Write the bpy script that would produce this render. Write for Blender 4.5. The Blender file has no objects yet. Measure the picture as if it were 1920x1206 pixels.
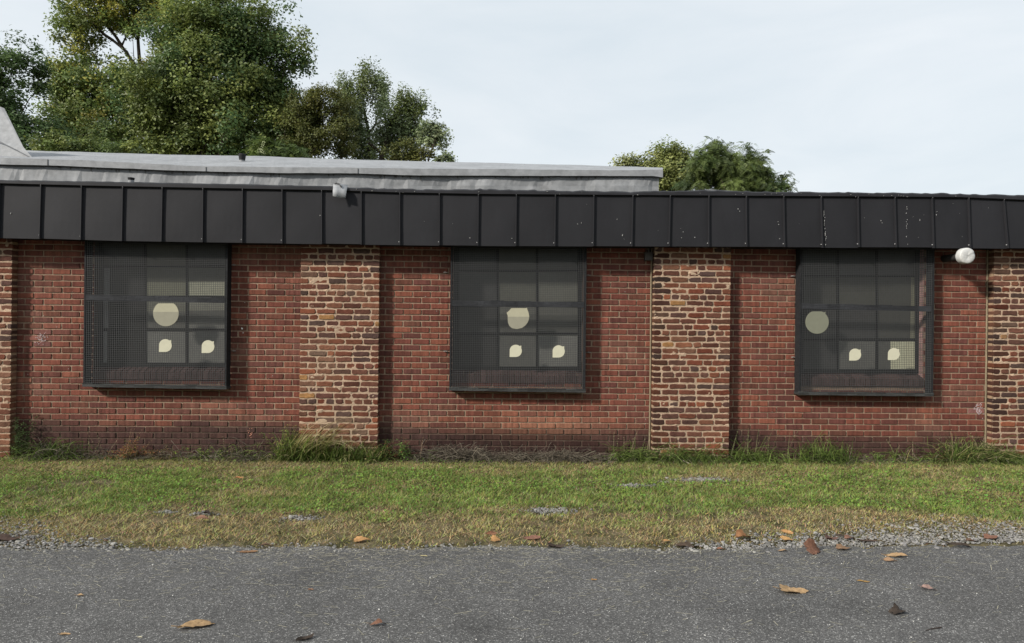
import bpy, math, random
import numpy as np
from mathutils import Matrix, Vector, Euler

random.seed(7)
RNG = np.random.default_rng(11)
C = bpy.context.scene.collection
R = math.radians

# ------------------------------------------------------------------ camera
F, CU, CV = 1280.0, 960.0, 603.0
DIST, EYE = 8.3, 1.66
YAW, ROLL, PITCH = R(1.85), R(0.62), R(0.0)
M3 = (Matrix.Rotation(-YAW, 3, 'Z') @ Matrix.Rotation(R(90) + PITCH, 3, 'X') @ Matrix.Rotation(ROLL, 3, 'Z'))
CAM = Vector((0.0, -DIST, EYE))

def ray(u, v):
    return M3 @ Vector(((u - CU) / F, -(v - CV) / F, -1.0))

def P(u, v, y):                       # photo point -> the vertical plane at depth y
    d = ray(u, v)
    t = (y - CAM.y) / d.y
    return CAM + d * t

def G(u, v, z=0.0):                   # photo point -> the ground
    d = ray(u, v)
    t = (z - CAM.z) / d.z
    return CAM + d * t

def px(y):                            # metres per photo pixel at depth y
    return (y + DIST) / F

def lerp(pts, u):
    if u <= pts[0][0]:
        (a, b), (c, d) = pts[0], pts[1]
    elif u >= pts[-1][0]:
        (a, b), (c, d) = pts[-2], pts[-1]
    else:
        for (a, b), (c, d) in zip(pts[:-1], pts[1:]):
            if a <= u <= c:
                break
    return b + (d - b) * (u - a) / (c - a)

# ------------------------------------------------------------------ noise
def hash2(ix, iy, s):
    n = (ix.astype(np.int64) * 374761393 + iy.astype(np.int64) * 668265263 + s * 144665) & 0x7fffffff
    n = (n ^ (n >> 13)) * 1274126177 & 0x7fffffff
    return ((n ^ (n >> 16)) & 0xffff) / 65535.0

def vnoise(x, y, s=0):
    x = np.asarray(x, float); y = np.asarray(y, float)
    ix = np.floor(x); iy = np.floor(y); fx = x - ix; fy = y - iy
    fx = fx * fx * (3 - 2 * fx); fy = fy * fy * (3 - 2 * fy)
    a = hash2(ix, iy, s); b = hash2(ix + 1, iy, s); c = hash2(ix, iy + 1, s); d = hash2(ix + 1, iy + 1, s)
    return (a * (1 - fx) + b * fx) * (1 - fy) + (c * (1 - fx) + d * fx) * fy

def fbm(x, y, s=0, o=4):
    r = 0; amp = .5; tot = 0
    for k in range(o):
        r = r + amp * vnoise(np.asarray(x) * 2 ** k, np.asarray(y) * 2 ** k, s + 17 * k); tot += amp; amp *= .5
    return r / tot

def sstep(a, b, x):
    t = np.clip((np.asarray(x, float) - a) / (b - a), 0, 1)
    return t * t * (3 - 2 * t)

def lin(r, g, b):                     # 0..255 display value -> linear
    f = lambda c: c / 12.92 if c <= .04045 else ((c + .055) / 1.055) ** 2.4
    return np.array([f(r / 255), f(g / 255), f(b / 255)])

# ------------------------------------------------------------------ materials
def mat(name, base=(.2, .2, .2), rough=.8, spec=.3, attr=True, nscale=0., namp=0., stretch=(1, 1, 1), bump=0., bscale=80., trans=0., metal=0., nscale2=0., namp2=0., detail=6):
    """Base colour = attribute 'Col' (or a plain colour) times procedural variation, with bump."""
    m = bpy.data.materials.new(name); m.use_nodes = True
    nt = m.node_tree; N = nt.nodes; L = nt.links
    bs = N['Principled BSDF']
    bs.inputs['Roughness'].default_value = rough
    bs.inputs['Specular IOR Level'].default_value = spec
    bs.inputs['Metallic'].default_value = metal
    if attr:
        a = N.new('ShaderNodeAttribute'); a.attribute_name = 'Col'; col = a.outputs['Color']
    else:
        a = N.new('ShaderNodeRGB'); a.outputs[0].default_value = (*base, 1); col = a.outputs[0]
    tc = N.new('ShaderNodeNewGeometry')
    mp = N.new('ShaderNodeMapping'); mp.inputs['Scale'].default_value = stretch
    L.new(tc.outputs['Position'], mp.inputs['Vector'])
    for sc, am in ((nscale, namp), (nscale2, namp2)):
        if am > 0:
            n = N.new('ShaderNodeTexNoise'); n.inputs['Scale'].default_value = sc; n.inputs['Detail'].default_value = detail
            n.inputs['Roughness'].default_value = .62
            L.new(mp.outputs[0] if sc == nscale else tc.outputs['Position'], n.inputs['Vector'])
            r = N.new('ShaderNodeMapRange'); r.inputs['From Min'].default_value = .25; r.inputs['From Max'].default_value = .75
            r.inputs['To Min'].default_value = 1 - am; r.inputs['To Max'].default_value = 1 + am
            L.new(n.outputs[0], r.inputs['Value'])
            x = N.new('ShaderNodeVectorMath'); x.operation = 'SCALE'
            L.new(col, x.inputs[0]); L.new(r.outputs[0], x.inputs['Scale']); col = x.outputs[0]
    L.new(col, bs.inputs['Base Color'])
    if bump > 0:
        n = N.new('ShaderNodeTexNoise'); n.inputs['Scale'].default_value = bscale; n.inputs['Detail'].default_value = 5
        L.new(tc.outputs['Position'], n.inputs['Vector'])
        b = N.new('ShaderNodeBump'); b.inputs['Strength'].default_value = bump; b.inputs['Distance'].default_value = .01
        L.new(n.outputs[0], b.inputs['Height']); L.new(b.outputs[0], bs.inputs['Normal'])
    if trans > 0:
        out = N['Material Output']
        t = N.new('ShaderNodeBsdfTranslucent'); L.new(col, t.inputs['Color'])
        mx = N.new('ShaderNodeMixShader'); mx.inputs[0].default_value = trans
        L.new(bs.outputs[0], mx.inputs[1]); L.new(t.outputs[0], mx.inputs[2]); L.new(mx.outputs[0], out.inputs['Surface'])
    return m

M = {}
M['brick'] = mat('fired_brick', rough=.88, spec=.2, nscale=9, namp=.46, stretch=(3.0, 3.0, .30), bump=.5, bscale=140, nscale2=60, namp2=.18, detail=3)
M['oldbrick'] = mat('weathered_brick', rough=.92, spec=.15, nscale=26, namp=.30, stretch=(1, 1, 1), bump=.8, bscale=90, nscale2=8, namp2=.22)
M['mortar'] = mat('mortar', rough=.95, spec=.1, nscale=40, namp=.18, bump=.7, bscale=120, nscale2=2.2, namp2=.2)
M['fascia'] = mat('black_sheet_metal', rough=.68, spec=.16, nscale=3.5, namp=.14, stretch=(1, 1, .5), nscale2=45, namp2=.05, bump=.06, bscale=3)
M['silver'] = mat('aluminium_roof_coating', rough=.6, spec=.3, nscale=2.2, namp=.20, stretch=(1, 1, 2.2), nscale2=11, namp2=.22, bump=.9, bscale=4)
M['darkwood'] = mat('charcoal_painted_wood', rough=.8, spec=.2, nscale=5, namp=.4, stretch=(1, 4, 14), nscale2=40, namp2=.3, bump=.5, bscale=60)
M['wire'] = mat('dark_wire', base=(.060, .061, .063), rough=.65, spec=.3, attr=False)
M['frame'] = mat('dark_steel', rough=.6, spec=.3, nscale=12, namp=.3)
M['pane'] = mat('dark_glass', rough=.22, spec=.5, nscale=2.5, namp=.1, nscale2=26, namp2=.1)
M['paper'] = mat('cream_paper', rough=.8, spec=.1, nscale=20, namp=.05)
M['paint'] = mat('chipped_paint', rough=.6, spec=.2, nscale=60, namp=.2)
M['leaf'] = mat('leaves', rough=.5, spec=.35, trans=.34)
M['bark'] = mat('bark', rough=.95, spec=.1, nscale=18, namp=.35, stretch=(3, 3, .7), bump=.6, bscale=50)
M['grass'] = mat('grass_blades', rough=.7, spec=.2, trans=.3)
M['deadleaf'] = mat('dead_leaf', rough=.7, spec=.25, trans=.12, nscale=45, namp=.35, nscale2=160, namp2=.15)
M['stone'] = mat('crushed_stone', rough=.9, spec=.2, nscale=90, namp=.15)
M['white_metal'] = mat('white_painted_metal', rough=.45, spec=.4, nscale=18, namp=.1, bump=.35, bscale=22)

# ------------------------------------------------------------------ mesh building
class MB:
    def __init__(s):
        s.v = []; s.f = []; s.c = []; s.m = []
    def add(s, verts, faces, col, mi=0):
        o = len(s.v); s.v.extend(tuple(map(float, q)) for q in verts)
        col = tuple(float(q) for q in col[:3]) + (1.0,)
        for f in faces:
            s.f.append(tuple(i + o for i in f)); s.c.append(col); s.m.append(mi)
    def box(s, lo, hi, col, mi=0, rot=None, loc=None, taper=None):
        (x0, y0, z0), (x1, y1, z1) = lo, hi
        vs = [Vector(q) for q in ((x0, y0, z0), (x1, y0, z0), (x1, y1, z0), (x0, y1, z0), (x0, y0, z1), (x1, y0, z1), (x1, y1, z1), (x0, y1, z1))]
        if rot is not None: vs = [rot @ q for q in vs]
        if loc is not None: vs = [q + Vector(loc) for q in vs]
        s.add(vs, [(0, 3, 2, 1), (4, 5, 6, 7), (0, 1, 5, 4), (1, 2, 6, 5), (2, 3, 7, 6), (3, 0, 4, 7)], col, mi)
    def tube(s, pts, radii, col, n=6, mi=0, cap=True):
        pts = [Vector(p) for p in pts]; rings = []; o = len(s.v)
        col4 = tuple(float(q) for q in col[:3]) + (1.0,)
        ref = Vector((.31, .87, .38)).normalized()
        for i, p in enumerate(pts):
            t = (pts[min(i + 1, len(pts) - 1)] - pts[max(i - 1, 0)])
            t = t.normalized() if t.length > 1e-9 else Vector((0, 0, 1))
            a = t.cross(ref)
            if a.length < 1e-3: a = t.cross(Vector((1, 0, 0)))
            a.normalize(); b = t.cross(a)
            r = radii[i] if hasattr(radii, '__len__') else radii
            for k in range(n):
                w = 2 * math.pi * k / n
                s.v.append(tuple(p + a * (r * math.cos(w)) + b * (r * math.sin(w))))
        def face(f): s.f.append(f); s.c.append(col4); s.m.append(mi)
        for i in range(len(pts) - 1):
            for k in range(n):
                face((o + i * n + k, o + i * n + (k + 1) % n, o + (i + 1) * n + (k + 1) % n, o + (i + 1) * n + k))
        if cap:
            face(tuple(o + k for k in reversed(range(n)))); face(tuple(o + (len(pts) - 1) * n + k for k in range(n)))
    def build(s, name, mats, parent=None, smooth=False, origin=None):
        me = bpy.data.meshes.new(name)
        v = s.v
        if origin is not None:
            v = [(a - origin[0], b - origin[1], c - origin[2]) for a, b, c in v]
        me.from_pydata(v, [], s.f)
        return finish(me, name, mats, np.array(s.c, 'f'), s.m, parent, smooth, origin)

def finish(me, name, mats, cols, mi, parent, smooth, origin):
    if not isinstance(mats, (list, tuple)): mats = [mats]
    for m in mats: me.materials.append(m)
    a = me.attributes.new('Col', 'FLOAT_COLOR', 'FACE'); a.data.foreach_set('color', np.ascontiguousarray(cols, 'f').ravel())
    if mi is not None and len(mats) > 1: me.polygons.foreach_set('material_index', np.array(mi, 'i'))
    me.polygons.foreach_set('use_smooth', np.full(len(me.polygons), smooth))
    me.update()
    o = bpy.data.objects.new(name, me); C.objects.link(o)
    if origin is not None: o.location = origin
    if parent is not None:
        o.parent = parent
        if origin is None or True:
            o.matrix_parent_inverse = Matrix.Translation(-Vector(parent.location))
    return o

def poly_mesh(name, V, k, cols, mats, parent=None, smooth=False, origin=None):
    """V: (n, k, 3) separate k-gons."""
    n = len(V); me = bpy.data.meshes.new(name)
    v = V.reshape(-1, 3).astype('f')
    if origin is not None: v = v - np.array(origin, 'f')
    me.vertices.add(n * k); me.vertices.foreach_set('co', np.ascontiguousarray(v).ravel())
    me.loops.add(n * k); me.loops.foreach_set('vertex_index', np.arange(n * k, dtype='i'))
    me.polygons.add(n); me.polygons.foreach_set('loop_start', np.arange(0, n * k, k, dtype='i'))
    me.update(calc_edges=True)
    c = np.concatenate([cols[:, :3], np.ones((n, 1))], 1)
    return finish(me, name, mats, c, None, parent, smooth, origin)

def thing(name, label, cat, loc=(0, 0, 0), group=None):
    o = bpy.data.objects.new(name, None); C.objects.link(o); o.location = loc; o.empty_display_size = .2
    return tag(o, label, cat, group)

def tag(o, label, cat, group=None):
    o['label'] = label; o['category'] = cat
    if group: o['group'] = group
    return o

def kind(o, k):
    o['kind'] = k; return o

def jit(c, a):
    return np.clip(np.array(c) * (1 + (random.random() - .5) * 2 * a), 0, 1)

# ================================================================== BUILDING
B = thing('brick_building', 'long low red brick building with a black seamed metal eave and mesh covered windows', 'building')
FW, FP = 0.0, -0.105                   # faces of the wall and of the piers
PITCHZ = .0720
COURSES = 40
wins = [  # opening in photo pixels (u0, u1, v bottom)
    dict(u=(175, 426), vb=686, cols=(190, 272, 350, 424), rows=(446, 500, 557, 618, 684)),
    dict(u=(849, 1093), vb=692, cols=(858, 933, 1007, 1086), rows=(450, 508, 568, 626, 691)),
    dict(u=(1502, 1733), vb=699, cols=(1504, 1571, 1644, 1719), rows=(455, 518, 577, 637, 696)),
]
ZTOP = 2.80
opens = []
for w in wins:
    x0 = P(w['u'][0], 600, 0).x; x1 = P(w['u'][1], 600, 0).x
    zb = P((w['u'][0] + w['u'][1]) / 2, w['vb'], .06).z
    w['x'] = (x0, x1); w['zb'] = zb
    opens.append((x0, x1, zb - .165, ZTOP))

XL, XR = -11.0, 11.5

def brick(mb, x0, x1, z0, z1, yf, depth, col, rnd=.006, jt=.0015, bev=.004, mi=0, tilt=.0015):
    """One brick: rounded, slightly irregular front outline, a small bevel and its returns."""
    w = x1 - x0; h = z1 - z0; r = min(rnd, h * .4, w * .3)
    pts = []
    for (cx, cz, sx, sz) in ((x0, z0, 1, 1), (x1, z0, -1, 1), (x1, z1, -1, -1), (x0, z1, 1, -1)):
        e = r * random.uniform(.5, 1.5)
        a, b, c = (cx, cz + sz * e), (cx + sx * e * .3, cz + sz * e * .3), (cx + sx * e, cz)
        pts += [a, b, c] if sx * sz > 0 else [c, b, a]
    for _ in (0,):
        out = []
        n = len(pts)
        for i, p in enumerate(pts):
            out.append(p)
            q = pts[(i + 1) % n]
            if abs(q[0] - p[0]) > .05:
                for t in ((.25, .5, .75) if abs(q[0] - p[0]) > .12 else (.5,)):
                    out.append((p[0] + (q[0] - p[0]) * t, p[1] + (q[1] - p[1]) * t))
        pts = out
    pts = [(a + random.gauss(0, jt), b + random.gauss(0, jt)) for a, b in pts]
    n = len(pts); cx, cz = (x0 + x1) / 2, (z0 + z1) / 2
    tx, tz = random.gauss(0, tilt), random.gauss(0, tilt); dy = random.gauss(0, tilt)
    ins = lambda a, b: (a - bev * (1 if a > cx else -1), b - bev * (1 if b > cz else -1))
    vs = []
    for a, b in pts:
        ia, ib = ins(a, b)
        vs.append((ia, yf + dy + tx * (ia - cx) / w + tz * (ib - cz) / h, ib))
    for a, b in pts: vs.append((a, yf + dy + bev * .8, b))
    for a, b in pts: vs.append((a, yf + depth, b))
    fs = [tuple(range(n))]
    for i in range(n):
        j = (i + 1) % n
        fs.append((i, i + n, j + n, j)); fs.append((i + n, i + 2 * n, j + 2 * n, j + n))
    mb.add(vs, fs, col, mi)

RED = [lin(108, 63, 53), lin(104, 60, 51), lin(114, 67, 55), lin(98, 58, 50), lin(109, 64, 53), lin(102, 63, 55), lin(118, 71, 57), lin(94, 57, 51), lin(100, 63, 52)]
def damp(x, z):
    top = .25 + .22 * fbm(x * .7, np.full_like(np.asarray(x, float), 3.3), 5) - .12 * sstep(3.2, 3.6, x)
    top = top + .07 * (vnoise(x * 5, z * 9, 15) - .5)
    return 1 - sstep(top - .07, top + .12, z)
def wall_colour(x, z, right):
    c = random.choice(RED).copy()
    c *= random.uniform(.86, 1.14)
    big = float(fbm(x * .8, z * 1.1, 3))
    c *= .84 + .34 * big
    # wash of pale lime bloom in patches, soot stained footing
    bloom = float(sstep(.56, .78, fbm(x * 1.1 + 4, z * 2.4, 9)))
    c = c * (1 - .25 * bloom) + lin(140, 110, 95) * .25 * bloom
    st = float(damp(x, z))
    c = c * (1 - .80 * st) + lin(56, 44, 42) * .80 * st
    return c
def smear(c, x, z, cx, cz, rx, rz, col, k):
    d = ((x - cx) / rx) ** 2 + ((z - cz) / rz) ** 2
    f = k * math.exp(-d)
    return c * (1 - f) + np.array(col) * f

wall = MB()
xe0 = -11.0
g2c = P(985, 800, 0)
for r in range(-2, COURSES):
    z0 = r * PITCHZ + .005; z1 = z0 + PITCHZ - .0138
    if z1 > ZTOP: break
    x = XL + (0 if r % 2 else -.1095) + random.gauss(0, .004)
    while x < XR:
        a, b = x + random.gauss(0, .0012), x + .2035 + random.gauss(0, .0015)
        x += .2188
        segs = [(a, b)]
        for (ox0, ox1, oz0, oz1) in opens:
            if z1 > oz0 + .02 and z0 < oz1:
                new = []
                for (s, e) in segs:
                    if e <= ox0 or s >= ox1: new.append((s, e)); continue
                    if s < ox0: new.append((s, ox0))
                    if e > ox1: new.append((ox1, e))
                segs = new
        for (s, e) in segs:
            if e - s < .03: continue
            xc, zc = (s + e) / 2, (z0 + z1) / 2
            c = wall_colour(xc, zc, xc > P(1371, 600, 0).x)
            # pale washed bricks and the dark bow-shaped stain under the middle window
            c = smear(c, xc, zc, g2c.x + .25, .40, .75, .13, lin(168, 118, 94), .55)
            dd = zc - (.36 - .10 * ((xc - g2c.x + .1) / .9) ** 2)
            if abs(xc - g2c.x + .1) < 1.1: c = c * (1 - .4 * float(1 - sstep(-.06, .05, dd)))
            q = P(78, 633, 0); c = smear(c, xc, zc, q.x, q.z, .10, .07, lin(190, 165, 165), .18)
            q = P(1834, 768, 0); c = smear(c, xc, zc, q.x, q.z, .07, .06, lin(190, 170, 175), .14)
            q = P(250, 595, 0)
            brick(wall, s, e, z0, z1, FW, .02, c, rnd=.005, jt=.0010, tilt=.0012)
# lime joint sheet behind the bricks, with the three openings left out, and the brick returns of the openings
def mortar_sheet(mb, y, x0, x1, z0, z1, holes, col, mi):
    xs = sorted({x0, x1, *[h[0] for h in holes], *[h[1] for h in holes]})
    zs = sorted({z0, z1, *[h[2] for h in holes if z0 < h[2] < z1]})
    for a, b in zip(xs[:-1], xs[1:]):
        for c, d in zip(zs[:-1], zs[1:]):
            mx, mz = (a + b) / 2, (c + d) / 2
            if any(h[0] < mx < h[1] and h[2] < mz < h[3] for h in holes): continue
            nx, nz = max(1, int((b - a) / .14)), max(1, int((d - c) / .07))
            for i in range(nx):
                for j in range(nz):
                    p, q, r_, t = a + (b - a) * i / nx, a + (b - a) * (i + 1) / nx, c + (d - c) * j / nz, c + (d - c) * (j + 1) / nz
                    st = float(damp((p + q) / 2, (r_ + t) / 2)) if r_ < .8 else 0.
                    mb.add([(p, y, r_), (q, y, r_), (q, y, t), (p, y, t)], [(0, 1, 2, 3)], col * (1 - .78 * st) + lin(58, 48, 45) * .78 * st, mi)
MORT = lin(148, 127, 109)
mortar_sheet(wall, FW + .0085, XL, XR, -.3, ZTOP + .1, opens, MORT, 1)
for (ox0, ox1, oz0, oz1) in opens:
    for side, xe in ((1, ox0), (-1, ox1)):
        # masonry core of the jamb, joints showing between the return bricks
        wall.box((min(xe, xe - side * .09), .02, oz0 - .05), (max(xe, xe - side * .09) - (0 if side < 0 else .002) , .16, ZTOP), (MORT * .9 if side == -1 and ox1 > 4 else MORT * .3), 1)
        for r in range(int(oz0 / PITCHZ), COURSES):
            z0 = r * PITCHZ + .005; z1 = z0 + PITCHZ - .0105
            c = (lin(172, 138, 134) if side == -1 and ox1 > 4 else lin(74, 66, 62)) * random.uniform(.85, 1.12)  # reveal shade painted dark; last window's right reveal painted pale as sunlit, joints too
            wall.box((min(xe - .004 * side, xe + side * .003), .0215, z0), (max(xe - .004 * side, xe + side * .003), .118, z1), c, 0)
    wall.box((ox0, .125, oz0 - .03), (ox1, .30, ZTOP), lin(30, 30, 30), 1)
# the building's other walls and its ends
wall.box((XL, .31, -.3), (XR, .33, 2.9), MORT, 1)
wall.box((XL, 9.9, -.3), (XR, 10.2, 3.0), RED[0], 0)
wall.box((XL - .01, .02, -.3), (XL + .25, 9.9, 2.95), RED[0], 0)
wall.box((XR - .25, .02, -.3), (XR + .01, 9.9, 2.95), RED[0], 0)
# paint flecks on the wall
pf = MB()
def fleck(mb, c, rx, rz, y, col, n=9):
    vs = [];
    for k in range(n):
        a = 2 * math.pi * k / n; q = random.uniform(.5, 1.1)
        vs.append((c[0] + rx * q * math.cos(a), y, c[2] + rz * q * math.sin(a)))
    vs2 = [(a, b + .004, d) for a, b, d in vs]
    mb.add(vs + vs2, [tuple(range(n))] + [(i, i + n, (i + 1) % n + n, (i + 1) % n) for i in range(n)], col)
fleck(pf, P(454, 616, 0), .011, .014, -.004, (.75, .74, .72))
fleck(pf, P(456, 624, 0), .006, .012, -.004, (.6, .58, .55))
for _ in range(60):
    q = P(78 + random.gauss(0, 5), 633 + random.gauss(0, 6), 0); fleck(pf, q, .006, .004, -.0035, (.50, .40, .40))
for _ in range(64):
    q = P(1834 + random.gauss(0, 4), 766 + random.gauss(0, 6), 0); fleck(pf, q, .006, .005, -.0035, (.55, .45, .47))
for _ in range(14):
    q = P(470 + random.gauss(0, 3), 812 + random.gauss(0, 8), 0); fleck(pf, q, .006, .006, -.0035, (.50, .24, .17))
for _ in range(40):
    q = P(random.choice((random.uniform(30, 150), random.uniform(440, 555), random.uniform(720, 835), random.uniform(1110, 1215), random.uniform(1385, 1490), random.uniform(1760, 1855))), random.uniform(540, 800), 0)
    fleck(pf, q, random.uniform(.002, .005), random.uniform(.002, .005), -.0035, (.6, .58, .54))
wall.add(pf.v, pf.f, (1, 1, 1), 2); wall.c[-len(pf.c):] = pf.c
wo = wall.build('wall', [M['brick'], M['mortar'], M['paint']], B)
# sills: a sloping row of bricks on edge under each window
OLD = [lin(104, 68, 57), lin(108, 72, 60), lin(102, 62, 50), lin(90, 60, 52), lin(108, 66, 52), lin(94, 66, 57), lin(112, 70, 54), lin(84, 60, 54), lin(106, 60, 46), lin(92, 60, 50), lin(100, 66, 54), lin(114, 76, 60), lin(88, 56, 46), lin(82, 63, 58)]
# piers of old reclaimed brick
def pier(x0, x1, seed):
    random.seed(seed)
    mb = MB()
    for r in range(-2, COURSES):
        z0 = r * PITCHZ + .004 + random.gauss(0, .0012); z1 = z0 + PITCHZ - .0182 + random.gauss(0, .0012)
        if z1 > ZTOP: break
        x = x0; head = (r % 6 == 3); first = True
        off = r % 2
        while x < x1 - .02:
            L = .192 + random.gauss(0, .009)
            if head or random.random() < .13: L = .092 + random.gauss(0, .006)
            elif random.random() < .06: L = .14
            if first and off and not head: L = .094
            first = False
            rem = x1 - x
            if rem - L < .06: L = rem
            if L > .24: L = L / 2 - .007
            c = random.choice(OLD) * random.uniform(.80, 1.05)
            q = random.random()
            if q < .022: c = lin(146, 108, 70) * random.uniform(.8, 1.1)
            elif q < .06: c = lin(126, 76, 56) * random.uniform(.85, 1.1)
            elif q < .11: c = lin(76, 60, 54) * random.uniform(.8, 1.1)
            xc = x + L / 2; zc = z0
            sm = float(sstep(.55, .75, fbm(xc * 3 + seed, zc * 3, seed)))
            c = c * (1 - .28 * sm) + lin(150, 120, 96) * .28 * sm
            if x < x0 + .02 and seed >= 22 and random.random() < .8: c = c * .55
            brick(mb, x, x + L, z0, z1, FP - .002, .10, c, rnd=.013, jt=.0026, bev=.005, tilt=.0022)
            x += L + .0172 + random.gauss(0, .002)
    # uneven lime joints smeared nearly flush
    nx = int((x1 - x0) / .014); nz = int((ZTOP + .3) / .014)
    gx = np.linspace(x0 + .004, x1 - .004, nx + 1); gz = np.linspace(-.3, ZTOP, nz + 1)
    X, Z = np.meshgrid(gx, gz)
    Y = FP + .0050 - .0085 * sstep(.69, .80, fbm(X * 9, Z * 14, seed)) - .0022 * (fbm(X * 20, Z * 30, seed + 2) - .5) * 2 + .003 * (vnoise(X * 60, Z * 60, seed + 5) - .5)
    Y = np.maximum(Y, FP - .0028)
    vs = np.stack([X, Y, Z], -1).reshape(-1, 3)
    fs = []
    for j in range(nz):
        for i in range(nx):
            a = j * (nx + 1) + i; fs.append((a, a + 1, a + nx + 2, a + nx + 1))
    mb.add(vs, fs, lin(172, 149, 128), 1)
    mb.box((x0 + .006, FP + .02, -.3), (x1 - .006, -.002, ZTOP), lin(160, 136, 112) * .9, 1)
    lab = mb.build('pier', [M['oldbrick'], M['mortar']], B)
    # caulked joint where the pier meets the wall
    return lab
def fx(u, y): return P(u, 650, y).x
piers = [(fx(21, FP) - .95, fx(21, FP)), (fx(562, FP), fx(710, FP)), (fx(1225, FP), fx(1369, FP)), (fx(1862, FP), fx(1862, FP) + .95)]
for i, (a, b) in enumerate(piers): pier(a, b, 20 + i)
random.seed(3)
for i in (2, 3):
    jb = MB(); x = piers[i][0]
    pts = [(x - .010 + random.gauss(0, .0012), -.008, z) for z in np.arange(.05, 2.75, .12)]
    jb.tube(pts, .011, lin(132, 120, 100), 6)
    jb.build('caulk_joint', M['mortar'], B, smooth=True)

# ---------------------------------------------------------------- windows
YP = .108
def rectP(mb, u0, u1, v0, v1, y0, y1, col):
    """bar whose front lies on plane y0 and whose corners sit on photo pixels"""
    a, b, c, d = P(u0, v1, y0), P(u1, v1, y0), P(u1, v0, y0), P(u0, v0, y0)
    q = [a, b, c, d]; vs = [tuple(k) for k in q] + [(k.x, y1, k.z) for k in q]
    mb.add(vs, [(0, 1, 2, 3), (0, 4, 5, 1), (1, 5, 6, 2), (2, 6, 7, 3), (3, 7, 4, 0), (7, 6, 5, 4)], col)
g = lambda v, w=0: lin(v, v, v - w)
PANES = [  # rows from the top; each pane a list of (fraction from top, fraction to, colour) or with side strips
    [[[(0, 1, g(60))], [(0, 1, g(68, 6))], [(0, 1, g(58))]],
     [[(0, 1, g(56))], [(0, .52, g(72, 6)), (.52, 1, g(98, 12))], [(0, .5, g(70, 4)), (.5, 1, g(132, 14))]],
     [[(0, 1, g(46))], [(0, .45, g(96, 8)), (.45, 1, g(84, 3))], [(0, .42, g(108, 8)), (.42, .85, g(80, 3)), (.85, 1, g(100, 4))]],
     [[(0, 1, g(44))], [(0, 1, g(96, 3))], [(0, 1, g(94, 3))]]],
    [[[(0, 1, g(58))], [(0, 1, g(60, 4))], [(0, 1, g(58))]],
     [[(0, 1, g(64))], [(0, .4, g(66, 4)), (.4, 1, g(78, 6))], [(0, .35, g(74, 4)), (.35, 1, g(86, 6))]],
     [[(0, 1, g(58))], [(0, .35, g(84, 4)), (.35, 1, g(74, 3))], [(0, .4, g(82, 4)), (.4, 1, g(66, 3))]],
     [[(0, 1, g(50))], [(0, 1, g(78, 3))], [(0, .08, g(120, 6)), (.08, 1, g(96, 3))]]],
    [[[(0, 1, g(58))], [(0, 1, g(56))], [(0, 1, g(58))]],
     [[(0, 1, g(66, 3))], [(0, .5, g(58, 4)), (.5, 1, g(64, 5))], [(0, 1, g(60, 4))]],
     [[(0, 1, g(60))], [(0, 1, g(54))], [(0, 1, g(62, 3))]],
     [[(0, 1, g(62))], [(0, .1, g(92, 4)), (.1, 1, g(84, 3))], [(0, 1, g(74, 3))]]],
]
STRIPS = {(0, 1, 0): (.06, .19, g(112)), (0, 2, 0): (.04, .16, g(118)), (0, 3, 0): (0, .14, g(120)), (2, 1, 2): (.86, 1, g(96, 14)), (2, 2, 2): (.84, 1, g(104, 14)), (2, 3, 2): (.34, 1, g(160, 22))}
WINLAB = ['window with a dark left column of panes behind the mesh', 'window between two piers with twelve dark panes', 'window with one bright cream corner pane']
winobjs = []
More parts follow.
